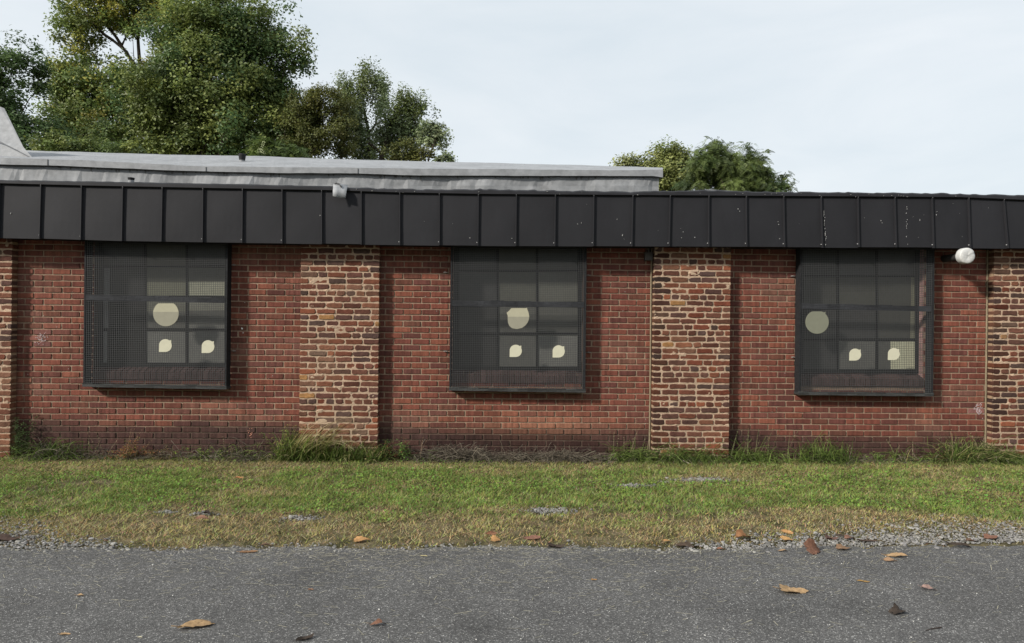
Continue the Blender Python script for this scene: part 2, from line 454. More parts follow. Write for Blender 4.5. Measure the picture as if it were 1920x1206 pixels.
for wi, w in enumerate(wins):
    x0, x1 = w['x']; zb = w['zb']
    fr = MB()
    cols, rows = w['cols'], w['rows']
    for ua, ub in ((w['u'][0] - 4, cols[0]), (cols[-1], w['u'][1] + 4)):
        if ub - ua > 1: rectP(fr, ua, ub, rows[0], rows[-1] + 4, YP - .014, YP + .02, lin(36, 37, 38))
    for k, u in enumerate(cols):
        hw = 3.0 if k in (0, 3) else 2.2
        rectP(fr, u - hw, u + hw, rows[0], rows[-1] + 2, YP - (.012 if k in (0, 3) else .008), YP + .01, lin(26, 27, 28))
    for k, v in enumerate(rows):
        hh = 2.4 if k in (2, 3) else (1.9 if k != 4 else 3.8)
        rectP(fr, cols[0] - 2.6, cols[-1] + 2.6, v - hh, v + hh, YP - (.0105 if k != 4 else .016), YP + .01, lin(26, 27, 28))
    pn = MB()
    for r in range(4):
        for c in range(3):
            ua, ub = cols[c], cols[c + 1]; va, vb = rows[r], rows[r + 1]
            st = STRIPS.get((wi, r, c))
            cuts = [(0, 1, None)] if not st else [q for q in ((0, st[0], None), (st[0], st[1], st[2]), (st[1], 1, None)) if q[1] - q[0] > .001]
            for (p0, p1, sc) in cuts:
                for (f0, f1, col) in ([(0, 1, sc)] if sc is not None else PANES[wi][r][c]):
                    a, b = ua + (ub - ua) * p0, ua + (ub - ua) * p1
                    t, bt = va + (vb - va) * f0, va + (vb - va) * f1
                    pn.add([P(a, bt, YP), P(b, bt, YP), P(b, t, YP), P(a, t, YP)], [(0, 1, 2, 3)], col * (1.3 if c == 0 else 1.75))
    # putty
    pu = MB()
    for c in (1, 2):
        ua, ub = cols[c] + 3, cols[c + 1] - 3
        x = ua
        while x < ub:
            l = random.uniform(3, 14)
            if random.random() < .7: rectP(pu, x, min(x + l, ub), rows[4] - 3.6, rows[4] - 2.2, YP - .01, YP - .002, lin(170, 172, 170) * random.uniform(.5, 1))
            x += l + random.uniform(1, 6)
    fr.add(pu.v, pu.f, (1, 1, 1), 1); fr.c[len(fr.c) - len(pu.c):] = pu.c
    wob = fr.build('window', [M['frame'], M['paint']], B)
    pn.build('pane', M['pane'], wob)
    # sill
    sl = MB(); n = int((x1 - x0) / .067); 
    for k in range(n):
        a = x0 + (x1 - x0) * k / n + .004; b = x0 + (x1 - x0) * (k + 1) / n - .005
        c = lin(82, 66, 64) * random.uniform(.7, 1.25)
        zt, zf, z0 = zb - .012 + random.gauss(0, .002), zb - .062 + random.gauss(0, .002), zb - .160
        yb, yf = .112, -.016 + random.gauss(0, .002)
        e = .006
        vs = [(a, yf, z0), (b, yf, z0), (b, yf, zf - e), (a, yf, zf - e), (a + .002, yf + e, zf), (b - .002, yf + e, zf), (b, yb, zt), (a, yb, zt), (a, yb, z0), (b, yb, z0)]
        sl.add(vs, [(0, 1, 2, 3), (3, 2, 5, 4), (4, 5, 6, 7), (0, 3, 4, 7, 8), (1, 9, 6, 5, 2), (0, 8, 9, 1)], c)
    sl.add([(x0, -.006, zb - .163), (x1, -.006, zb - .163), (x1, -.006, zb - .070), (x0, -.006, zb - .070), (x1, .115, zb - .018), (x0, .115, zb - .018)], [(0, 1, 2, 3), (3, 2, 4, 5)], MORT * .8, 1)
    sl.build('sill', [M['oldbrick'], M['mortar']], wob)
    winobjs.append(wob)

# cream paper patches on the glass
def patch(outline, y, col, parent, band=None):
    mb = MB(); pts = [P(u, v, y) for u, v in outline]; n = len(pts)
    if band:
        v, cl = band
        up = [(a, b) for a, b in outline if b <= v]; dn = [(a, b) for a, b in outline if b >= v]
        for pl, cc in ((outline, col),):
            pass
        lo = sorted(dn, key=lambda q: math.atan2(q[1] - v - 8, q[0] - sum(p[0] for p in dn) / len(dn)))
        uo = sorted(up, key=lambda q: math.atan2(q[1] - v + 6, q[0] - sum(p[0] for p in up) / len(up)))
        us = [a for a, b in outline if abs(b - v) < 4]
        xl, xr = min(us), max(us)
        q = []
        for poly, cc, edge in ((uo, col, [(xr, v), (xl, v)]), (lo, cl, [(xl, v), (xr, v)])):
            allp = poly + edge
            cu = sum(p[0] for p in allp) / len(allp); cv = sum(p[1] for p in allp) / len(allp)
            allp = sorted(set(allp), key=lambda p: -math.atan2(p[1] - cv, p[0] - cu))
            mb.add([P(a, b, y) for a, b in allp], [tuple(range(len(allp)))], cc)
    else:
        mb.add([(p.x, p.y, p.z) for p in pts] + [(p.x, p.y + .002, p.z) for p in pts], [tuple(range(n))] + [(i, (i + 1) % n, (i + 1) % n + n, i + n) for i in range(n)], col)
    return mb.build('paper_patch', M['paper'], parent)
def drop(cu, cv, r):
    out = []
    for k in range(28):
        a = 2 * math.pi * k / 28
        x, y = math.cos(a), math.sin(a)
        if x < 0 and y > 0: x, y = (-1 if k <= 10.5 else -1), 1
        if x < 0 and y == 1 and k not in (10,): continue
        out.append((cu + r * x, cv + r * y))
    res = []
    for (a, b) in out:
        res.append((a, b))
    # little peak at the upper right
    res = [(a, b) for a, b in res if not (abs(a - (cu + .78 * r)) < .12 * r and b < cv)]
    ang = [(math.atan2(b - cv, a - cu), (a, b)) for a, b in res] + [(math.atan2(-.86, .92), (cu + .92 * r, cv - .86 * r))]
    ang.sort(key=lambda q: -q[0])
    return [q for _, q in ang]
def disc(cu, cv, r, vtop, extra=()):
    out = []
    for k in range(40):
        a = 2 * math.pi * k / 40
        x, y = cu + r * math.cos(a), cv + r * math.sin(a)
        if y < vtop: y = vtop
        out.append((x, y))
    out += list(extra)
    ang = sorted(out, key=lambda q: -math.atan2(q[1] - cv, q[0] - cu))
    return ang
# ---------------------------------------------------------------- mesh guards boxed out over the windows
GY = -.135
gobj = []
guards = [
    dict(u=(157, 425), vb=(723, 727), rail=((558, 563), 5), ),
    dict(u=(843.5, 1098), vb=(730, 733), rail=((569, 571.5), 5.5)),
    dict(u=(1499, 1750), vb=(738, 740), rail=((574, 579), 5)),
]
DW = lin(40, 41, 43)
for gi, gd in enumerate(guards):
    u0, u1 = gd['u']; xa, xb = P(u0, 650, GY).x, P(u1, 650, GY).x
    zl, zr = P(u0, gd['vb'][0] + 2, GY).z, P(u1, gd['vb'][1] + 3, GY).z
    zt = 2.66; sg = lambda x: zl + (zr - zl) * (x - xa) / (xb - xa)
    gb = bpy.data.objects.new('window_guard', None); C.objects.link(gb); gb.parent = B; gb.empty_display_size = .1; gobj.append(gb)
    for x, s in ((xa, 1), (xb, -1)):
        body = MB()
        body.box((min(x, x + s * .018), GY + .004, sg(x) + .004), (max(x, x + s * .018), -.008, zt), DW * .8)      # side board
        body.box((min(x, x + s * .018) - .001, GY - .004, sg(x) + .03), (max(x, x + s * .018) + .001, GY + .0035, zt), DW * .9)  # face stile
        body.build('side_board', M['darkwood'], gb)
    # bottom board, weathered
    bb = MB(); n = 14
    for k in range(n):
        a, b = xa - .006 + (xb - xa + .012) * k / n, xa - .006 + (xb - xa + .012) * (k + 1) / n
        z = sg((a + b) / 2) + random.gauss(0, .0012)
        bb.box((a, GY - .010, z - .002), (b, -.008, z + .026), lin(62, 63, 63) * random.uniform(.6, 1.15))
        bb.box((a, GY - .012 + random.gauss(0, .001), z + .026), (b, GY + .006, z + .038 + random.gauss(0, .002)), lin(60, 61, 61) * random.uniform(.5, 1.3))
    bb.build('bottom_board', M['darkwood'], gb)
    # mid rail
    rl = MB(); (va, vb_), hh = gd['rail']; n = 10
    for k in range(n):
        a, b = k / n, (k + 1) / n
        ua, ub = u0 + 3 + (u1 - u0 - 6) * a, u0 + 3 + (u1 - u0 - 6) * b
        wv = random.gauss(0, .4)
        p = [P(ua, va + (vb_ - va) * a + hh, GY - .0025), P(ub, va + (vb_ - va) * b + hh, GY - .0025), P(ub, va + (vb_ - va) * b - hh + wv, GY - .0025), P(ua, va + (vb_ - va) * a - hh + wv, GY - .0025)]
        vs = [tuple(q) for q in p] + [(q.x, q.y + .03, q.z) for q in p]
        rl.add(vs, [(0, 1, 2, 3), (0, 4, 5, 1), (1, 5, 6, 2), (2, 6, 7, 3), (3, 7, 4, 0)], lin(48, 49, 52) * random.uniform(.75, 1.25))
    rl.build('mid_rail', M['darkwood'], gb)
    # woven wire
    wm = MB(); pitch = .0215; t = .0020
    nx = int((xb - xa - .02) / pitch); z0 = max(zl, zr) + .03
    for k in range(nx + 1):
        x = xa + .01 + (xb - xa - .02) * k / nx
        wm.box((x - t, GY - .001, z0 - .01), (x + t, GY + .0008, zt), (.03,) * 3)
    nz = int((zt - z0) / pitch)
    for k in range(nz + 1):
        z = z0 + (zt - z0) * k / nz
        wm.box((xa + .01, GY - .0003, z - t), (xb - .01, GY + .0015, z + t), (.03,) * 3)
    wm.build('wire_mesh', M['wire'], gb)
    # little clips that hold the guard to the wall
    for (u, v) in ([(438, 497), (438, 658)], [(836, 511), (836, 659), (1103, 516), (1104, 661)], [(1487, 518), (1488, 670)])[gi]:
        ck = MB(); q = P(u, v, -.01)
        ck.tube([(q.x - .028, -.006, q.z), (q.x - .010, -.020, q.z + .002), (q.x + .012, -.016, q.z - .001), (q.x + .026, -.008, q.z + .001)], .0045, lin(150, 145, 140), 6)
        ck.box((q.x - .008, -.014, q.z - .009), (q.x + .008, -.003, q.z + .009), lin(120, 112, 106))
        ck.build('clip', M['frame'], gb)
CREAM, CRL, CRD = lin(194, 191, 170), lin(168, 164, 143), lin(145, 142, 127)
YQ = GY - .0045
patch(disc(311, 588, 24, 569), YQ, CRL, gobj[0], (585, CRD))
patch(drop(310, 648, 12), YQ, CREAM, gobj[0]); patch(drop(390, 650, 12), YQ, CREAM, gobj[0])
W2 = [(527, 553), (548, 535), (560, 520), (610, 519.5), (660, 520), (672, 518), (674, 530), (682, 550), (687, 575), (685, 600), (676, 622), (660, 642), (636, 660), (600, 668), (566, 662), (546, 645), (537, 622), (535, 598), (535, 572)]
patch([(810 + a / 3.769, 440 + b / 3.769) for a, b in W2], YQ, CRL, gobj[1], (594, CRD))
patch(drop(967, 658, 11.5), YQ, CREAM, gobj[1]); patch(drop(1047.5, 659, 11.5), YQ, CREAM, gobj[1])
patch(disc(1532, 604, 22, 584, [(1548, 584.5)]), YQ, lin(120, 121, 107), gobj[2])
patch(drop(1603.5, 665, 11.2), YQ, CREAM, gobj[2]); patch(drop(1676, 664, 11.2), YQ, CREAM, gobj[2])

# junction box high beside the third pier
jbx = MB(); q = P(1216, 481, -.03)
jbx.box((q.x - .05, -.06, q.z - .05), (q.x + .045, -.003, q.z + .05), lin(74, 70, 68)); jbx.tube([(q.x, -.03, q.z + .05), (q.x, -.03, q.z + .25)], .016, lin(74, 70, 68), 8)
jbx.build('junction_box', M['frame'], B)

# ---------------------------------------------------------------- black seamed fascia
YT, YB = -.235, -.305
tops = [(-200, 338), (0, 345), (150, 349), (400, 354), (620, 358), (740, 362), (900, 365), (1180, 367), (1500, 369), (1800, 371), (1920, 376), (2200, 382)]
bots = [(-200, 442), (0, 446), (76, 447.5), (155, 450), (230, 452.5), (380, 455), (530, 456.5), (680, 458.5), (825, 460), (968, 461.3), (1113, 462), (1327, 463), (1538, 464), (1745, 464.5), (1920, 466), (2200, 468)]
edge = [(-200, 331), (0, 337.5), (210, 341), (420, 345), (620, 349), (700, 353), (780, 355), (900, 354.5), (1040, 357), (1180, 360), (1237, 358), (1300, 356.5), (1340, 356.5), (1450, 360), (1600, 361), (1760, 362.3), (1860, 365), (1920, 366.5), (2200, 371)]
seam_t = [2, 79, 155, 232, 306, 382, 456, 530, 604, 678, 750, 824, 897, 968, 1041, 1113, 1186, 1256, 1328, 1398, 1468, 1538, 1607, 1676, 1746, 1814, 1880, 1950]
seam_b = [-1, 76, 153, 230, 304, 381, 455, 530, 604, 678, 750, 824, 896, 967, 1040, 1112, 1184, 1254, 1328, 1399, 1470, 1541, 1609, 1679, 1749, 1817.5, 1888, 1960]
for k in range(11): seam_t.insert(0, seam_t[0] - 77); seam_b.insert(0, seam_b[0] - 77)
for k in range(9): seam_t.append(seam_t[-1] + 68); seam_b.append(seam_b[-1] + 68)
fa = MB(); BLK = lin(37, 37, 40)
for k in range(len(seam_t) - 1):
    ta, tb, ba, bb_ = seam_t[k], seam_t[k + 1], seam_b[k], seam_b[k + 1]
    dv = random.uniform(-.6, .8)
    tl, tr = P(ta, lerp(tops, ta) - 1, YT), P(tb, lerp(tops, tb) - 1, YT)
    bl, br = P(ba, lerp(bots, ba) + dv, YB), P(bb_, lerp(bots, bb_) + dv, YB)
    o = [random.gauss(0, .0012) for _ in range(4)]
    col = BLK * random.uniform(.92, 1.08)
    # 3 x 3 grid panel with a faint oil-canning bow
    gx = 6; vs = []
    for j in range(gx + 1):
        for i in range(gx + 1):
            s, t = i / gx, j / gx
            q = (bl * (1 - s) + br * s) * (1 - t) + (tl * (1 - s) + tr * s) * t
            bow = math.sin(math.pi * s) * math.sin(math.pi * t) * (.004 + o[0] * 2) + .003 * math.sin(5 * t + o[1] * 900) * math.sin(math.pi * s)
            vs.append((q.x, q.y - bow, q.z))
    fa.add(vs, [(j * (gx + 1) + i, j * (gx + 1) + i + 1, (j + 1) * (gx + 1) + i + 1, (j + 1) * (gx + 1) + i) for j in range(gx) for i in range(gx)], col)
    # hemmed lower edge and return to the wall
    fa.add([bl, br, (br.x, br.y + .02, br.z), (bl.x, bl.y + .02, bl.z)], [(3, 2, 1, 0)], BLK)
    # standing seam
    a0, a1 = Vector(tl), Vector(bl); w = .005; hgt = .028
    for side in (0,):
        vs = [(a1.x - w, a1.y + .005, a1.z - .002), (a1.x + w, a1.y + .005, a1.z - .002), (a1.x + w, a1.y - hgt, a1.z - .002), (a1.x - w, a1.y - hgt, a1.z - .002),
              (a0.x - w, a0.y + .005, a0.z + .012), (a0.x + w, a0.y + .005, a0.z + .012), (a0.x + w, a0.y - hgt, a0.z - .004), (a0.x - w, a0.y - hgt, a0.z - .004)]
        fa.add(vs, [(3, 2, 1, 0), (4, 5, 6, 7), (1, 2, 6, 5), (2, 3, 7, 6), (3, 0, 4, 7)], BLK * 1.05)
    # screws
    if k % 1 == 0 and ba > 740 or random.random() < .3:
        fa.box((a1.x - .016, a1.y - .012, a1.z + .035), (a1.x - .008, a1.y - .004, a1.z + .043), (.5, .5, .5))
    fa.box((a0.x - .003, a0.y - hgt - .002, a0.z - .014), (a0.x + .003, a0.y - hgt + .002, a0.z - .007), (.16, .16, .16))
sf = MB()                                                    # soffit
us = list(range(-900, 2700, 90))
for a, b in zip(us[:-1], us[1:]):
    p, q = P(a, lerp(bots, a), YB), P(b, lerp(bots, b), YB)
    sf.add([(p.x, p.y + .018, p.z + .012), (q.x, q.y + .018, q.z + .012), (q.x, .31, q.z + .012), (p.x, .31, p.z + .012)], [(3, 2, 1, 0)], BLK * .9)
tr_ = MB()                                                   # rolled black edge strip, tarred ragged at the top
us = np.arange(-900, 2700, 6.0)
prev = None
for u in us:
    rg = float(vnoise(u * .11, 0, 4) - .5) * 2.4 * (1 if u > 650 else .4)
    e, t = lerp(edge, u) + rg, lerp(tops, u)
    a, b, c, d = P(u, e, YT + .03), P(u, e + 2.2, YT - .022), P(u, t - 1.5, YT - .030), P(u, t + 1, YT - .010)
    ring = [(a.x, 1.04, a.z - .04), a, b, c, d]
    if prev: tr_.add(prev + ring, [(i, i + 5, i + 6, i + 1) for i in range(4)], BLK * float(.85 + .3 * vnoise(u * .05, 2, 8)))
    prev = ring
ch = MB()                                                    # chipped paint
def chip(u, v, a, b, col=.36): 
    t = (v - lerp(tops, u)) / (lerp(bots, u) - lerp(tops, u)); y = YT + (YB - YT) * t - .010
    q = P(u, v, y); fleck(ch, q, a, b, y, (col, col, col * .98), 7)
for v in range(396, 462, 3):
    if random.random() < .75: chip(1545 + (v - 396) * .07 + random.gauss(0, 1), v, .004, .009 * random.random() + .003)
for v in range(384, 445, 4):
    if random.random() < .6: chip(1700 + random.gauss(0, .7), v, .003, .007, .42)
for (u, v) in ((1384, 392), (1387, 396), (1167, 441), (1281, 435), (1278, 446), (1460, 421), (1459, 416), (1652, 414), (1654, 418), (1756, 403), (1757, 397), (1725, 413), (1303, 445), (1083, 420), (1090, 418), (1157, 411), (600, 404), (1462, 448), (1702, 458), (20, 400), (960, 447), (881, 446)):
    chip(u, v, random.uniform(.003, .008), random.uniform(.004, .012))
for _ in range(16):
    u = random.uniform(700, 1920); chip(u, random.uniform(375, 450), .003, .003, .3)
for _ in range(30):
    u = random.uniform(650, 1920); v = lerp(edge, u) + random.uniform(2, 8)
    q = P(u, v, YT - .032); fleck(ch, q, random.uniform(.003, .012), .004, YT - .033, (.26, .26, .25), 6)
fa.add(ch.v, ch.f, (1, 1, 1), 1); fa.c[-len(ch.c):] = ch.c
fo = fa.build('fascia', [M['fascia'], M['paint']], B)
sf.build('soffit', M['fascia'], fo); tr_.build('edge_strip', M['fascia'], fo)

# ---------------------------------------------------------------- roofs
SIL = lin(139, 141, 144)
YU = 1.0
b_top = [(-500, 272), (0, 296), (90, 298), (250, 306), (380, 312), (640, 314.5), (900, 317), (1180, 319), (1243, 317.5)]
b_bot = [(-500, 284), (0, 308), (90, 310), (330, 320), (540, 324.5), (640, 325), (800, 329), (1000, 330), (1180, 330), (1225, 330), (1243, 333)]
ridge = [(-500, 262), (57, 282), (320, 290), (500, 293), (640, 299), (740, 301.5), (1060, 309), (1180, 312.5), (1243, 315)]
ru = MB(); us = list(np.arange(-900, 1243, 9.0)) + [1243.0]
prev = None
for u in us:
    wv = lambda s, k: float(fbm(u * .012, s, 31) - .5) * k * 1.5 + float(vnoise(u * .09, s, 37) - .5) * k * .35
    uu = min(u, 1236)
    t, b = P(u, lerp(b_top, u) + wv(1, 1.5), YU - .05), P(u, lerp(b_bot, u) + wv(2, 1.2), YU - .05)
    c = P(uu, lerp(b_bot, uu) + wv(2, 1.2), YU); d = P(uu, 368 if u > 0 else 352, YU + .0)
    rg = P(u, lerp(ridge, u) + wv(3, 1.2), YU + 2.4)
    ring = [Vector((rg.x, 9.9, rg.z - .1)), rg, Vector((t.x, t.y + .02, t.z + .006)), t, b, Vector((b.x, b.y + .012, b.z - .002)), Vector((c.x, c.y, b.z + .004)), Vector((c.x, c.y + wv(5, .06), (c.z * .5 + d.z * .5))), Vector((c.x, c.y, d.z - .3))]
    if prev:
        n = len(ring)
        for i in range(n - 1):
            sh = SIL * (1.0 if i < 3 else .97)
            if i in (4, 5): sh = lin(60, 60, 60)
            if i >= 6:
                k = float(sstep(.5, .8, fbm(u * .02, i * 3, 44))); sh = sh * (1 - .16 * k)
            ru.add([prev[i], ring[i], ring[i + 1], prev[i + 1]], [(3, 2, 1, 0)], sh)
    prev = ring
ru.add(prev + [Vector((prev[1].x, 9.9, 2.7)), Vector((prev[-1].x, prev[-1].y, 2.7))], [(9, 8, 7, 6, 5, 4, 3, 2, 1, 0, ) if False else (0, 1, 2, 3, 4, 5, 6, 7, 8, 10, 9)], SIL * .9)
# lap joints in the edge band
for u in (89, 386, 671):
    t, b = P(u, lerp(b_top, u) + 1, YU - .056), P(u, lerp(b_bot, u) - .5, YU - .056)
    ru.box((t.x - .004, t.y - .002, b.z), (t.x + .003, t.y + .01, t.z), lin(96, 96, 96))
# stains running under the band
sn = MB()
for _ in range(60):
    u = random.uniform(80, 1220); l = random.uniform(.01, .05) * (1.6 if 780 < u < 930 else 1)
    p = P(u, lerp(b_bot, u) + 1.6, YU - .003); w = random.uniform(.004, .02)
    sn.add([(p.x - w, YU - .0035, p.z), (p.x + w, YU - .0035, p.z), (p.x + w * .3, YU - .0035, p.z - l), (p.x - w * .4, YU - .0035, p.z - l * .9)], [(3, 2, 1, 0)], lin(100, 99, 97))
ru.add(sn.v, sn.f, (1, 1, 1), 1); ru.c[-len(sn.c):] = sn.c
ru.build('upper_roof', [M['silver'], M['paint']], B)
# flat roof right of the raised part
lr = MB(); xr0 = P(1236, 350, YU).x
lr.add([(xr0 - .02, YU - .03, 3.12), (XR, YU - .03, 3.12), (XR, 10, 3.10), (xr0 - .02, 10, 3.10)], [(0, 1, 2, 3)], SIL * .8)
q = [P(u, v, YU - .1) for u, v in ((1236, 361), (1300, 357), (1330, 355.2), (1360, 357), (1420, 361))]
lr.add(q + [(k.x, k.y + .5, k.z - .02) for k in q] + [(k.x, k.y - .02, 3.10) for k in q] + [(k.x, k.y + .52, 3.10) for k in q], [(i, i + 1, i + 6, i + 5) for i in range(4)] + [(i + 10, i + 11, i + 1, i) for i in range(4)] + [(i + 5, i + 6, i + 16, i + 15) for i in range(4)] + [(4, 14, 19, 9), (0, 5, 15, 10)], SIL * .75)
lr.build('lower_roof', M['silver'], B)
# sloping curb at the far end of the raised roof
cb = MB(); yc = YU + .35; dpt = 1.3
q0 = [P(-170, 300, yc), P(62, 297.5, yc), P(44, 276, yc + .06), P(8, 203, yc + .30), P(0, 200, yc + .30), P(-130, 200, yc + .30), P(-155, 262, yc + .06)]
bk = [(k.x, k.y + (dpt if i in (0, 1) else dpt - .15 if i in (2, 6) else dpt - .6), k.z) for i, k in enumerate(q0)]
bk = [(a if i in (0, 5, 6) else q0[i].x * (b + DIST) / (q0[i].y + DIST) - .04, b, c) for i, (a, b, c) in enumerate(bk)]
n = len(q0)
cb.add(q0 + bk, [(0, 1, 2, 6), (6, 2, 3, 4, 5), (1, 1 + n, 2 + n, 2), (2, 2 + n, 3 + n, 3), (3, 3 + n, 4 + n, 4), (4, 4 + n, 5 + n, 5), (5, 5 + n, 6 + n, 6), (6, 6 + n, n, 0), (n, n + 6, n + 2, n + 1), (n + 6, n + 5, n + 4, n + 3, n + 2)], SIL * .96)
pa, pb = P(0, 266, yc - .002), P(60, 296, yc - .002)
cb.tube([P(-60, 244, yc + .06), P(0, 266, yc + .03), P(30, 281, yc + .01), P(58, 296, yc - .004)], .007, SIL * .6, 6)
cb.build('roof_curb', M['silver'], B)
# torn flap of roofing that hangs over the eave
fl = MB(); yf = YT - .06
grid = [[(625, 346), (632, 343), (640, 346), (652, 347)], [(624, 357), (634, 356), (643, 357), (650, 358)], [(624, 368), (632, 370), (640, 371), (648, 371)]]
ys = [YT + .0, YT - .075, YT - .10]
vs = [P(u, v, ys[j] - (.03 if i == 0 else .015 * math.sin(i * 2.2))) for j, rw in enumerate(grid) for i, (u, v) in enumerate(rw)]
fl.add(vs, [(j * 4 + i, j * 4 + i + 1, (j + 1) * 4 + i + 1, (j + 1) * 4 + i) for j in range(2) for i in range(3)], SIL * 1.05)
a = P(637, 346, YT); fl.tube([P(626, 347, YT - .02), P(630, 343, YT - .04), P(636, 345, YT - .03), P(640, 351, YT - .06)], .009, lin(90, 90, 92), 6)
flo = fl.build('torn_flap', M['silver'], B, smooth=True); sm = flo.modifiers.new('thickness', 'SOLIDIFY'); sm.thickness = .004

# pipe cap on the wall
pc = P(1814.5, 479.5, -.42)
tc_ = thing('vent_pipe', 'short white metal pipe with a dented round cap sticking out under the black eave', 'vent pipe', (pc.x, -.02, pc.z))
mb = MB(); r = .082 * 1.0
mb.tube([(pc.x, -.001, pc.z), (pc.x, -.20, pc.z), (pc.x, -.335, pc.z)], [.045, .045, .045], (.035, .033, .032), 24); mb.build('pipe', M['frame'], tc_, smooth=False)
mb = MB(); prof = [(-.330, .0455), (-.335, .092), (-.339, .095), (-.36, .0955), (-.400, .0945), (-.415, .092), (-.423, .08), (-.426, .05), (-.423, .0)]
vs = []; n = 32
for y, rr in prof:
    for k in range(n):
        a = 2 * math.pi * k / n; d = .010 * (vnoise(math.cos(a) * 3 + rr * 30, math.sin(a) * 3, 6) - .5)
        vs.append((pc.x + rr * math.cos(a), y + float(d), pc.z + rr * math.sin(a)))
mb.add(vs, [(j * n + k, j * n + (k + 1) % n, (j + 1) * n + (k + 1) % n, (j + 1) * n + k) for j in range(len(prof) - 1) for k in range(n)], (.52, .52, .51))
mb.build('cap', M['white_metal'], tc_, smooth=True)
# two small roof vents
def rvent(u, v, y, r, h, label):
    q = P(u, v, y); t = thing('roof_vent', label, 'roof vent', (q.x, q.y, q.z), 'small vent stacks on the roofs')
    m1 = MB(); m1.tube([(q.x, q.y, q.z - .10), (q.x, q.y, q.z)], [r * .95, r * .8], SIL * .9, 14); m1.build('stem', M['silver'], t)
    m2 = MB(); m2.tube([(q.x, q.y, q.z - .01), (q.x, q.y, q.z + h * .85), (q.x, q.y, q.z + h)], [r * .75, r, r * .92], lin(40, 40, 42), 14); m2.build('hood', M['fascia'], t)
rvent(246, 338, YT + .45, .040, .030, 'low black vent peeping over the black eave in front of the grey parapet')
rvent(454, 301, YU + 1.0, .055, .095, 'small black capped vent stack on the sloping silver roof below the trees')

# ================================================================== GROUND
def edge_y(x):                                             # where the asphalt ends
    x = np.asarray(x, float)
    return -3.31 - .09 * (vnoise(x * .8, 3, 2) - .5) - .10 * (vnoise(x * 3.1, 7, 3) - .5) - .06 * (vnoise(x * 11, 1, 4) - .5)
def gmat():
    m = bpy.data.materials.new('soil'); m.use_nodes = True; nt = m.node_tree; N = nt.nodes; L = nt.links; b = N['Principled BSDF']
    b.inputs['Roughness'].default_value = .95; b.inputs['Specular IOR Level'].default_value = .1
    g_ = N.new('ShaderNodeNewGeometry')
    n1 = N.new('ShaderNodeTexNoise'); n1.inputs['Scale'].default_value = 6; n1.inputs['Detail'].default_value = 8
    n2 = N.new('ShaderNodeTexNoise'); n2.inputs['Scale'].default_value = 70; n2.inputs['Detail'].default_value = 4
    L.new(g_.outputs['Position'], n1.inputs['Vector']); L.new(g_.outputs['Position'], n2.inputs['Vector'])
    r = N.new('ShaderNodeValToRGB'); r.color_ramp.elements[0].color = (.055, .052, .025, 1); r.color_ramp.elements[1].color = (.17, .14, .085, 1)
    r.color_ramp.elements[0].position = .38; r.color_ramp.elements[1].position = .66
    L.new(n1.outputs[0], r.inputs[0]); 
    mr = N.new('ShaderNodeMapRange'); mr.inputs['From Min'].default_value = .3; mr.inputs['From Max'].default_value = .7; mr.inputs['To Min'].default_value = .6; mr.inputs['To Max'].default_value = 1.35
    L.new(n2.outputs[0], mr.inputs['Value']); x = N.new('ShaderNodeVectorMath'); x.operation = 'SCALE'
    L.new(r.outputs[0], x.inputs[0]); L.new(mr.outputs[0], x.inputs['Scale']); L.new(x.outputs[0], b.inputs['Base Color'])
    bp = N.new('ShaderNodeBump'); bp.inputs['Strength'].default_value = .8; bp.inputs['Distance'].default_value = .01; L.new(n2.outputs[0], bp.inputs['Height']); L.new(bp.outputs[0], b.inputs['Normal'])
    return m
gr = MB(); gr.add([(-300, -300, -.006), (300, -300, -.006), (300, 300, -.006), (-300, 300, -.006)], [(0, 1, 2, 3)], (.1, .1, .1))
kind(gr.build('ground', gmat()), 'structure')

